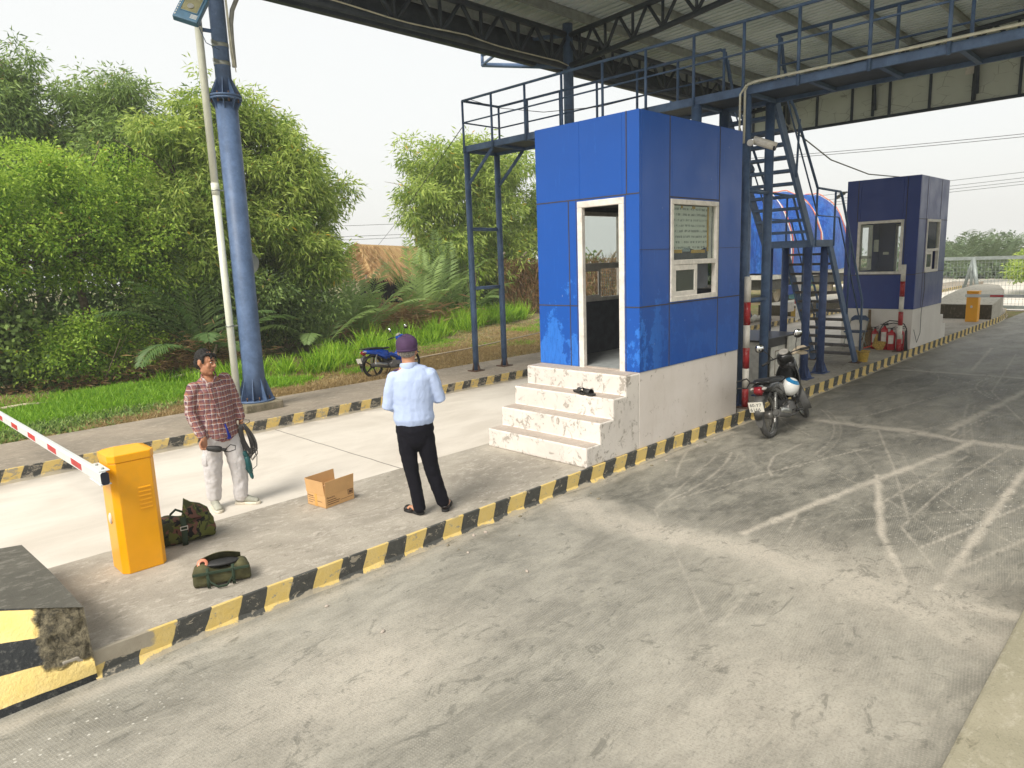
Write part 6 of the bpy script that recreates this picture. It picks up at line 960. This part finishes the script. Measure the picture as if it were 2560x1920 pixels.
# grass
def blades(name, label, spots, mat, L, Wd, lean=.35, hue=(0, .92), hz=None):
    P = []; LL = []
    for x, y, rx, ry, n, k in spots:
        q = rng.normal(size=(n, 2))*.5; px, py = x+q[:, 0]*rx, y+q[:, 1]*ry; cl = np.floor(px*3.1)+np.floor(py*3.3); px += .09*np.sin(cl*12.9); py += .09*np.cos(cl*7.7)
        ok = py > 7.13; px, py = px[ok], py[ok]; P.append(np.stack([px, py, hgt(px, py)-.01], 1)); LL.append(np.full(len(px), k*L)*(.5+.8*rng.random(len(px))))
    P = np.concatenate(P); LL = np.concatenate(LL); D = rng.normal(size=P.shape)*lean; D[:, 2] = 1; o = leafobj(name, P, D, LL, Wd, hue[0]+(hue[1]-hue[0])*rng.random(len(P)), mat); o['kind'] = 'stuff'; o['label'] = label; return o
blades('tall_grass', 'tall bright green grass clumps behind the sidewalk', [(1.2+rng.normal()*.1+k*.62, 9.5+k*.36+rng.normal()*.45, .22+.2*rng.random(), .18+.12*rng.random(), int(60+170*rng.random()), .6+.8*rng.random()) for k in range(19) for _ in range(2)]+[(-1.6+rng.random()*2.6, 9.3+rng.random()*1.8, .25, .2, 120, .5+.4*rng.random()) for _ in range(11)]+[(9.5+rng.random()*4, 14.2+rng.random()*1.6, .3, .25, 220, 1.3) for _ in range(9)], 'grass', .62, .013, .42)
blades('short_grass', 'short bright lawn grass left of the big column', [(-3.4, 9.5, 2.3, 1.0, 17000, 1), (-2.0, 10.6, 2.3, .9, 12000, 1.1), (-4.6, 9.0, 1.6, .8, 5000, 1)]+[(-5+rng.random()*7, 8.4+rng.random()*2.4, .4, .3, 600, .9+.5*rng.random()) for _ in range(18)]+[(2+rng.random()*12, 9+rng.random()*5, .6, .4, 330, .8) for _ in range(34)], 'lawn', .15, .0075, .75)
blades('weeds', 'broad leaved low weeds at the left edge of the verge', [(-4.6, 7.9, 1.3, .5, 4200, 1), (-3.4, 8.3, 1.2, .4, 2600, .9), (-5.6, 8.4, 1.0, .8, 3000, 1)], 'leaf2', .11, .020, .9)
blades('dry_grass', 'dry brown grass strip along the back of the sidewalk', [(0, 7.5, 3.4, .4, 17000, 1), (-3, 7.6, 2.2, .35, 6000, .8), (3.5, 8.8, 3.2, 1.9, 24000, 1.1), (7, 9.6, 4, 2.2, 18000, .9), (12, 11, 6, 3.5, 15000, 1), (-1.5, 8.2, 1.6, .5, 5000, .8), (-4.5, 10.8, 1.6, .7, 3500, 1), (2, 10, 3, 1.2, 7000, 1.2)], 'dry', .12, .007, 1.3)
def stick(name, label, pts, r, mat, cat): mb = MB(); mb.tube(pts, r, 7); return tag(mb.build(name, mat), label, cat)
stick('bamboo_pole', 'long pale stick lying on the dry verge behind the catwalk legs', [(2.2, 8.7, .19), (5.2, 9.0, .21), (9.2, 9.8, .26)], .018, 'wood', 'pole')
stick('palm_stem', 'pale cut stem lying in the grass at the left', [(-5.2, 10.2, .17), (-4.3, 10.2, .2), (-3.7, 10.1, .17)], [.03, .03, .015], 'wood', 'stem')
stick('palm_stem', 'pale cut stem lying in the grass near the man in plaid', [(-1.6, 11.0, .2), (-1.0, 11.2, .24), (-.6, 11.3, .2)], [.03, .03, .012], 'wood', 'stem')
stick('tree_stump', 'broken pale stump sticking up behind the head of the man in plaid', [(-.75, 10.9, .05), (-.6, 10.95, .5), (-.45, 11.0, .82)], [.05, .045, .03], 'bark', 'stump')
# vine covered fence behind the right tree
vf = thing('vine_fence', 'dry vine covered mesh fence beyond the verge behind the near booth', 'fence'); mb = MB()
for i in range(9): mb.tube([(13.6+i*1.3, 16.4, 0), (13.6+i*1.3, 16.4, 2.5), (13.75+i*1.3, 16.15, 2.8)], .05, 8)
mb.box(13.2, 25, 16.36, 16.5, 0, .35); mb.build('post', 'ped', vf)
n = 9000; x = 13.6+rng.random(n)*10; o = leafobj('vines', np.stack([x, 16.3+rng.normal(size=n)*.08, .2+rng.random(n)*2.3], 1), rng.normal(size=(n, 3))*np.array([.5, .4, 1])-np.array([0, 0, .8]), .3, .018, .1+.5*rng.random(n), 'deadl', vf)
# thatched hut
hu = thing('thatched_hut', 'straw thatched hut half hidden behind the nipa palms', 'hut')
def thatch(p, q, r_, s_, n=900):
    p, q, r_, s_ = map(np.array, (p, q, r_, s_)); u, v = rng.random((2, n)); P = (p*(1-u)[:, None]+q*u[:, None])*(1-v)[:, None]+(s_*(1-u)[:, None]+r_*u[:, None])*v[:, None]; D = np.broadcast_to((s_-p)/np.linalg.norm(s_-p), (n, 3))+rng.normal(size=(n, 3))*.16; return P+np.array([0, -.02, .03]), D
A, B_, C_, Dd, E_, F_ = (9.6, 20.6, 3.35), (15.5, 21, 3.1), (9.1, 18.8, 1.95), (15.5, 19, 2.0), (7.9, 21.5, 1.9), (15.5, 23, 2.0)
mb = MB(); mb.poly([A, B_, Dd, C_]); mb.poly([A, C_, E_]); mb.poly([A, E_, F_, B_]); mb.build('roof', 'thatch', hu)
P1, D1 = thatch(A, B_, Dd, C_, 2600); P2, D2 = thatch(A, A, C_, E_, 1500); n = len(P1)+len(P2)
P2 = P2+rng.normal(size=P2.shape)*.05; leafobj('thatch_fringe', np.concatenate([P1, P2]), np.concatenate([D1, D2]), .5, .020, .6+.5*rng.random(n), 'deadl', hu)
mb = MB(); mb.box(9.0, 15.5, 19.6, 19.7, 0, 2.0); mb.build('wall', 'dark', hu); mb = MB(); 
for x in (8.9, 11, 13.2): mb.tube([(x, 19.1, 0), (x, 19.1, 2.1)], .05, 6)
mb.build('posts', 'bark', hu); mb = MB(); mb.poly([(7.4, 23, 2.2), (9.6, 23, 2.9), (9.6, 24.5, 2.9), (7.4, 24.5, 2.2)]); mb.box(7.4, 9.5, 23, 24.4, 0, 2.2); tag(mb.build('shed', 'galv'), 'grey sheet shed peeking out left of the thatched hut', 'shed')
# ------------------------------------------------------------------ far right background
def farpalm(label, x, y, z, s):
    t_ = thing('nipa_palm', label, 'palm', (0, 0, 0), (0, 0, 0), 'distant nipa palms beyond the gate')
    for k in range(9): frond(t_, (x, y, z), R(40*k+10*rng.random()), 2.6*s, R(58+22*rng.random()), R(50+20*rng.random()), 'farleaf', .3, .045, .8*s, 22)
    return t_
farpalm('distant feathery palm just right of the navy booth', 44, 6.6, .6, 1.35); farpalm('distant palm behind the first one with browner fronds', 46, 5.6, .7, 1.1); farpalm('third distant palm nearest the bright green shrub', 48, 4.9, .7, 1.1)
def fart(x, y, n, ex, h, label, mat='farleaf', L=.34, Wd=.09):
    px = x+rng.normal(size=n)*ex[0]; py = y+rng.normal(size=n)*ex[1]; s_ = .75+.25*np.sin(py*.7)+.15*np.sin(py*2.1); pz = np.abs(rng.random(n))**.8*h*s_
    o = leafobj('treeline', np.stack([px, py, pz], 1), rng.normal(size=(n, 3)), L, Wd, rng.random(n)*.7, mat); o['kind'] = 'stuff'; o['label'] = label; return o
fart(75, -4, 22000, (3, 12), 3.5, 'hazy distant treeline beyond the gate on the right'); fart(56, 6, 16000, (2, 4), 2.5, 'low green shore growth beyond the white apron')
t_ = bush('bright green shrub behind the mesh gate on the right', [(36, .9, 1.0, 2.0, 1.5, .9), (36.5, -1.3, 1.25, 2, 1.6, 1.0), (36, -4, 1.2, 2, 1.8, 1.1)], 1300, 40, .18, .04, 'leaf1', 'shrubs beyond the gate', spread=.3, droop=.3)
hz = MB(); hz.box(-60, 260, -160, 160, -1.2, 13.5); m_ = bpy.data.materials.new('haze'); m_.use_nodes = True; nt = m_.node_tree; nt.nodes.remove(nt.nodes['Principled BSDF']); pv = nt.nodes.new('ShaderNodeVolumePrincipled'); pv.inputs['Color'].default_value = (.93, .94, .93, 1); pv.inputs['Density'].default_value = .0019; nt.links.new(pv.outputs[0], nt.nodes['Material Output'].inputs['Volume']); struct(hz.build('haze', m_), 'stuff')
# far power lines
G2 = 'overhead power lines'
def wire(label, a, b, sag=.5, r=.02, ext=.9):
    a = Vector(a); b = Vector(b); d = b-a; a2, b2_ = a-d*ext, b+d*ext; mb = MB(); pts = [a2.lerp(b2_, i/20)+Vector((0, 0, -sag*(1-(2*i/20-1)**2)+sag*.6)) for i in range(21)]; mb.tube(pts, r, 5); tag(mb.build('power_line', 'cord'), label, 'power line', G2)
wire('topmost power line crossing the sky right of the staircase', (34.5, 13.49, 7.99), (37.7, 2.84, 7.94), .3, .016); wire('second power line hung close below the topmost one on the right', (34.5, 13.48, 7.86), (37.7, 2.83, 7.80), .3, .016)
for i, (z, lb) in enumerate(((6.0, 'highest'), (5.72, 'second'), (5.55, 'third'), (5.40, 'lowest'))): wire(lb+' of the thin parallel power lines right of the navy booth', (37.1, 5.78, z-.12), (37.73, 2.68, z+.02), .1, .012, 6)
for i, (z, lb) in enumerate(((4.95, 'uppermost'), (4.3, 'middle'), (4.1, 'lowest'))): wire(lb+' power line seen through the gap above the thatched hut', (17.3, 33.5, z), (21.3, 30.6, z+.05), .05, .014, 1.6)
stick('guy_wire', 'thin guy wire slanting down from the catwalk rail toward the hut', [(2.95, 6.25, 5.09), (9.5, 17.9, 3.9), (16.7, 30, 3.3)], .008, 'cord', 'wire'); stick('guy_wire', 'loose thin wire sagging along the catwalk railing', [(2.95, 5.95, 5.55), (3.0, 5.3, 5.3), (3.1, 4.2, 5.05), (3.2, 3, 4.95), (3.3, 1.6, 5.0)], .006, 'cord', 'wire')
stick('service_cable', 'drooping cable running from the staircase top to the navy booth roof', [(4.4, .8, 4.9), (5.6, .8, 4.55), (7.4, .75, 4.12), (9.2, .65, 3.95), (10.9, .5, 3.97)], .012, 'conduit', 'cable')
# mesh gate
gt = thing('mesh_gate', 'galvanised mesh gate with triangular brace across the far end on the right', 'gate'); gx = 23.6
mb = MB(); mb.box(gx-.04, gx+.04, -9, 5, 1.88, 2.0); mb.box(gx-.04, gx+.04, -9, 5, .12, .24); mb.box(gx-.05, gx+.05, 4.9, 5.0, .1, 2.0); mb.build('frame', 'galv', gt)
mb = MB(); mb.tube([(gx, 1.65, 1.95), (gx-.3, 1.35, .5)], .07, 8); mb.tube([(gx, 1.65, 1.95), (gx+.5, 2.1, .3)], .06, 8); mb.tube([(gx, 1.68, 1.95), (gx+.2, 1.7, .3)], .05, 8); mb.build('brace', 'galv', gt)
mb = MB(); y = 4.9
while y > -5: mb.beam((gx, y, .2), (gx, y, 1.9), .008, .008); y -= .11
for i in range(10): mb.beam((gx, 4.9, .3+i*.165), (gx, -5, .3+i*.165), .008, .008)
mb.build('mesh_panel', 'galv', gt)
# truck with tarpaulin
tk = thing('truck', 'parked truck with a humped blue tarpaulin over its load seen through the staircase', 'truck', (0, 0, 0))
mb = MB(); rg = []; nx = 60
for i in range(nx+1):
    u = i/nx; x = 23.2+10.5*u; e = min(1, 6*u+.25, 6*(1-u)+.25); hump = 3.45+1.9*abs(math.sin(u*math.pi*3.1+.25))**.65; r = []
    for k in range(29):
        a = math.pi*k/28; y = 11.0+1.9*math.cos(a)*(.90+.1*e); z = 1.45+(hump*(.82+.18*e)-1.45)*math.sin(a)**.62; f = .07*math.sin(i*1.9+3*math.sin(k*.35))*math.sin(a)+.03*math.sin(k*2.1+i*.5); r.append((x, y+f*.6, z+f))
    rg.append(r)
mb.rings(rg, False, False); tarp = mb.build('tarpaulin', 'tarp', tk, sub=1); mb = MB(); mb.rings([[rg[0][k] for k in range(29)], [(23.25, 11.0+1.7*math.cos(math.pi*k/28), 1.5) for k in range(29)]], False, False); mb.build('tarpaulin', 'tarp', tk)
for i, m_ in ((7, 'ropew'), (8, 'ropered'), (27, 'ropered'), (28, 'ropew'), (46, 'ropered')): mb = MB(); mb.tube([(rg[min(nx, i+int(k*.16))][k][0], rg[min(nx, i+int(k*.16))][k][1]-.03, rg[min(nx, i+int(k*.16))][k][2]+.04) for k in range(0, 29)], .026, 6); mb.build('rope', m_, tk)
mb = MB(); mb.box(23.1, 33.8, 9.15, 12.85, 1.22, 1.42); mb.build('bed_rim', 'truckw', tk); mb = MB(); mb.box(23.5, 33.6, 9.35, 12.6, .75, 1.15); mb.build('chassis', 'mgrey', tk); mb = MB(); mb.box(25.7, 28.2, 9.25, 9.5, .72, 1.15); mb.build('toolbox', 'green', tk)
for x in (24.9, 31.2):
    mb = MB(); mb.lathe([(.40, -.16), (.52, -.14), (.55, -.05), (.55, .05), (.52, .14), (.40, .16)], 32, 'Y', (x, 9.75, .55), False); w_ = mb.build('wheel', 'rubber', tk); mb = MB(); mb.lathe([(.0, -.06), (.14, -.10), (.2, -.05), (.34, -.08), (.41, -.14)], 24, 'Y', (x, 9.75, .55), False); mb.build('rim', 'wood', w_)
    mb = MB(); mb.rings([[(x+.68*math.cos(a), y, .55+.68*math.sin(a)) for a in [R(5)+R(170)*k/10 for k in range(11)]] for y in (9.35, 9.9)], False, False); mb.build('mudguard', 'truckw', tk)
# clutter behind the staircase
rk = thing('wire_rack', 'white wire rack with coloured goods glimpsed through the lower stair flight', 'rack'); x0 = 15.2
mb = MB()
for i in range(14): mb.beam((x0+i*.12, 4.6+i*.03, .25), (x0+i*.12, 4.6+i*.03, 1.65), .014, .014)
for i in range(12): mb.beam((x0, 4.6, .3+i*.12), (x0+1.6, 5.0, .3+i*.12), .014, .014)
mb.build('grid', 'ropew', rk)
for x, z, m_, w_, h_ in ((.1, 1.25, 'bluew', .5, .3), (.7, 1.1, 'aqua', .3, .45), (1.15, .9, 'redw', .2, .6), (.2, .7, 'label', .5, .3), (.9, .5, 'yplast', .4, .25), (1.3, 1.3, 'orangeplast', .25, .3)): mb = MB(); mb.box(x0+x, x0+x+w_, 4.95, 5.15, z-.2, z-.2+h_); mb.build('goods', m_, rk, bevel=.02)
mb = MB(); 
for i in range(5): mb.tube([(14.0+i*.5, 6.0, K+.02), (14.2+i*.5, 5.95, K+.12+.04*math.sin(i)), (14.5+i*.5, 6.05, K+.02)], .09, 7)
tag(mb.build('crumpled_cloth', 'tablew'), 'pale crumpled sacking lying on the far sidewalk beyond the staircase', 'cloth')
lp = thing('lamp_post', 'pale post with a small hanging lamp seen between the near booth and the staircase', 'lamp post'); mb = MB(); mb.tube([(14.6, 6.6, K), (14.6, 6.6, 4.4)], .09, 10); mb.build('post', 'cream', lp); mb = MB(); mb.lathe([(.03, .35), (.10, .2), (.13, .15), (.13, -.05), (.08, -.14)], 14, c=(14.15, 6.4, 3.0)); mb.tube([(14.6, 6.6, 3.6), (14.2, 6.4, 3.55), (14.15, 6.4, 3.3)], .015, 6); mb.build('lamp', 'frame', lp)
pp = thing('potted_plant', 'leafy green plant with pink flowers behind the red and white post', 'plant'); mb = MB(); mb.tube([(12.4, 5.9, K), (12.45, 5.9, 1.0), (12.4, 5.9, 1.8)], [.03, .025, .015], 6); mb.build('stem', 'bark', pp); crown([(12.4, 5.9, 2.0, .5, .4, .22), (12.4, 5.9, 1.2, .14, .14, .7)], 60, 26, .12, .02, 'leaf3', pp, spread=.13, droop=.0); clp = MB(); clp.ell((12.65, 5.7, 1.95), (.06, .06, .05)); clp.ell((12.2, 5.75, 1.85), (.05, .05, .04)); clp.build('flowers', 'orangeplast', pp)
# table, cartons
tb = thing('counter_table', 'off white counter with worn black top standing between the catwalk legs', 'table', (0, 0, 0))
mb = MB(); mb.box(3.95, 5.42, .40, 1.50, K+.83, K+.86); mb.build('top', 'tabletop', tb, bevel=.004)
for a in ((5.36, 5.40, .42, 1.48, K, K+.83), (4.0, 4.04, .42, 1.48, K, K+.83), (4.04, 5.36, 1.44, 1.48, K, K+.83)): mb = MB(); mb.box(*a); mb.build('side_panel', 'tablew', tb)
mb = MB(); mb.box(4.04, 5.0, .44, .47, K+.70, K+.83); mb.build('apron', 'tabletop', tb); mb = MB(); mb.box(4.98, 5.42, .395, .425, K, K+.83); mb.build('side_panel', 'tablew', tb); mb = MB(); mb.box(4.45, 5.0, .46, .48, K+.08, K+.69); mb.build('drawer_front', 'tablew', tb); mb = MB(); rect(mb, 'Y', .455, .462, 4.6, 4.96, K+.2, K+.62, .015); mb.build('drawer_trim', 'pulp', tb)
for i in range(4):
    t_ = thing('carton', ['lowest', 'second', 'third', 'topmost'][i]+' brown printed carton in the stack under the counter behind the motorcycle', 'carton', (4.18, .55, K+.03+i*.125), (0, 0, R(-6+4*i)), 'cartons stacked under the counter'); mb = MB(); mb.box(-.13, .13, -.1, .12, 0, .12); mb.build('box', 'pulp', t_, bevel=.004); mb = MB(); mb.lathe([(.025, -.001), (.03, -.001)], 14, 'Y', (.0, -.1005, .06), False); rect(mb, 'Y', -.102, -.1005, .045, .053, .03, .09, .004); mb.build('printed_marks', 'print_', t_)
# chair, broom, extinguishers, bucket
ch = thing('folding_chair', 'folding chair with blue vinyl back leaning by the navy booth base', 'chair', (10.05, 1.0, K), (0, 0, R(180)))
mb = MB(); mb.rings([[(x, y, z) for y, z in ((-.20, .62), (-.19, .70), (-.12, .76), (.12, .76), (.19, .70), (.20, .62), (.1, .655), (-.1, .655))] for x in (-.15, -.12)], True, True, False); mb.build('backrest', 'chairb', ch, bevel=.01); mb = MB(); mb.box(-.08, .30, -.2, .2, .40, .43); mb.build('seat', 'chairb', ch, bevel=.012)
for q in (-1, 1): mb = MB(); mb.tube([(-.14, q*.19, .68), (.10, q*.2, .40), (.28, q*.2, .0)], .012, 8); mb.build('leg', 'strap', ch); mb = MB(); mb.tube([(.26, q*.18, .41), (-.16, q*.18, .0)], .012, 8); mb.build('leg', 'strap', ch)
br = thing('broom', 'tall brown fibre broom leaning against the navy booth base', 'broom'); mb = MB(); mb.tube([(10.40, .87, 1.05), (10.38, .86, .72), (10.35, .84, .52)], [.03, .035, .06], 12); mb.build('handle', 'broom', br); n = 500; leafobj('bristles', np.stack([10.35+rng.normal(size=n)*.015, .84+rng.normal(size=n)*.03, .62+rng.random(n)*.05], 1), np.stack([rng.normal(size=n)*.06-.05, rng.normal(size=n)*.18, -np.ones(n)], 1), .44, .008, rng.random(n)*.3, 'deadl', br); mb = MB(); mb.tube([(10.35, .84, .58), (10.34, .84, .38), (10.33, .84, .2)], [.05, .095, .10], 12); mb.build('fibre_core', 'broom', br)
b2x = thing('broom', 'small straw broom with a red plastic handle lying by the extinguishers', 'broom'); mb = MB(); mb.tube([(10.02, .84, K+.03), (10.08, .66, K+.10)], .014, 8); mb.build('handle', 'redplast', b2x); mb = MB(); limb(mb, [(10.08, .66, K+.10), (10.12, .58, K+.10), (10.15, .47, K+.05)], [(.03, .03), (.10, .05), (.15, .02)], (0, .3, 1)); mb.build('straw', 'straw', b2x); mb = MB(); limb(mb, [(10.10, .63, K+.12), (10.14, .62, K+.25), (10.16, .61, K+.34)], [.05, .035, .02]); mb.build('straw_tuft', 'straw', b2x)
def exting(label, x, y, h, r, kind):
    t_ = thing('fire_extinguisher', label, 'extinguisher', (x, y, K), (0, 0, 0), 'red fire extinguishers by the navy booth'); mb = MB(); mb.lathe([(r*.9, 0), (r, .015), (r, h*.82), (r*.85, h*.92), (r*.35, h), (r*.3, h+.03)], 24); mb.build('cylinder', 'extred', t_)
    mb = MB(); mb.tube([(0, 0, h+.02), (0, 0, h+.07)], .018, 8); mb.tube([(0, -.07, h+.10), (0, .0, h+.07), (0, .09, h+.065)], .009, 6); mb.tube([(0, -.08, h+.055), (0, .03, h+.05)], .009, 6); mb.build('valve', 'black', t_)
    mb = MB(); mb.rings([[(r*1.012*math.cos(a), r*1.012*math.sin(a), z) for a in [R(150)+R(75)*k/8 for k in range(9)]] for z in (h*.35, h*.8)], False, False); mb.build('label_sheet', 'label', t_); return t_
exting('small red fire extinguisher farthest left beside the brown broom', 10.30, .70, .42, .075, 0); exting('tallest red fire extinguisher with the long black hose', 10.25, .49, .50, .082, 1); exting('red fire extinguisher left of the striped post with scuffed base', 10.22, .33, .42, .085, 2); exting('red fire extinguisher mostly hidden behind the striped post', 10.28, .16, .44, .08, 2)
mb = MB(); mb.tube([(10.25, .49, .73), (10.2, .3, .78), (10.2, .15, .76)], .010, 6); mb.tube([(10.2, .56, .3), (10.2, .57, .62), (10.2, .50, .76), (10.2, .38, .83), (10.2, .22, .82), (10.2, .08, .76), (10.2, .0+.03, .66), (10.2, .03, .6)], .012, 8); mb.tube([(10.2, .565, .24), (10.2, .565, .6)], .028, 10); mb.tube([(10.2, .02, K+.01), (10.2, .03, .4), (10.2, .035, .62)], [.042, .03, .024], 12); tag(mb.build('extinguisher_hose', 'black'), 'black arched discharge hose and horn over the extinguishers', 'hose')
bk = thing('waste_basket', 'small dirty yellow plastic basket at the foot of the stairs', 'basket', (8.18, .24, K)); mb = MB(); mb.lathe([(.085, 0), (.115, .19), (.125, .20), (.125, .225), (.11, .225), (.08, .02)], 24, cap=False); mb.lathe([(0, .012), (.083, .012)], 20, cap=False); mb.build('pail', 'yplast', bk); mb = MB(); mb.lathe([(.118, .195), (.130, .20), (.130, .228), (.112, .228)], 24, cap=False); mb.build('rim', 'straw', bk)
fs = thing('security_camera', 'small dark camera on the upper left corner of the navy booth', 'camera'); mb = MB(); mb.tube([(10.47, 1.52, 3.72), (10.36, 1.60, 3.72), (10.30, 1.62, 3.66)], .018, 8); mb.build('mount', 'galv', fs); mb = MB(); mb.tube([(10.42, 1.56, 3.70), (10.22, 1.66, 3.60)], [.035, .04], 12); mb.build('body', 'conduit', fs)
stick('bent_pipe', 'short black pipe loop sticking out beside the striped post behind the near booth', [(2.40, .03, .62), (2.55, -.06, .66), (2.62, -.08, .60), (2.56, -.06, .52), (2.42, .03, .53)], .010, 'black', 'pipe')
for k in range(16):
    x, y = -5.2+8*rng.random(), -.12-.35*rng.random()**2; mb = MB(); mb.M = Matrix.Translation((x, y, .004)) @ Matrix.Rotation(k, 4, 'Z'); q = .006+.010*rng.random(); mb.ell((0, 0, 0), (q*1.5, q, q*.8), 7, 5); tag(mb.build('stone_chip', 'step' if k % 2 else 'ped'), 'tiny stone chip lying on the road along the striped kerb', 'stone', 'stone chips along the kerb')
for x, y, a, lb in ((-4.3, -.9, .4, 'small pale pebble on the road nearest the boom cabinet'), (-3.0, -1.0, 1.2, 'small pebble on the road in front of the olive bag')):
    mb = MB(); mb.M = Matrix.Translation((x, y, .005)) @ Matrix.Rotation(a, 4, 'Z'); mb.ell((0, 0, 0), (.022, .012, .010), 8, 6); tag(mb.build('pebble', 'step'), lb, 'pebble')
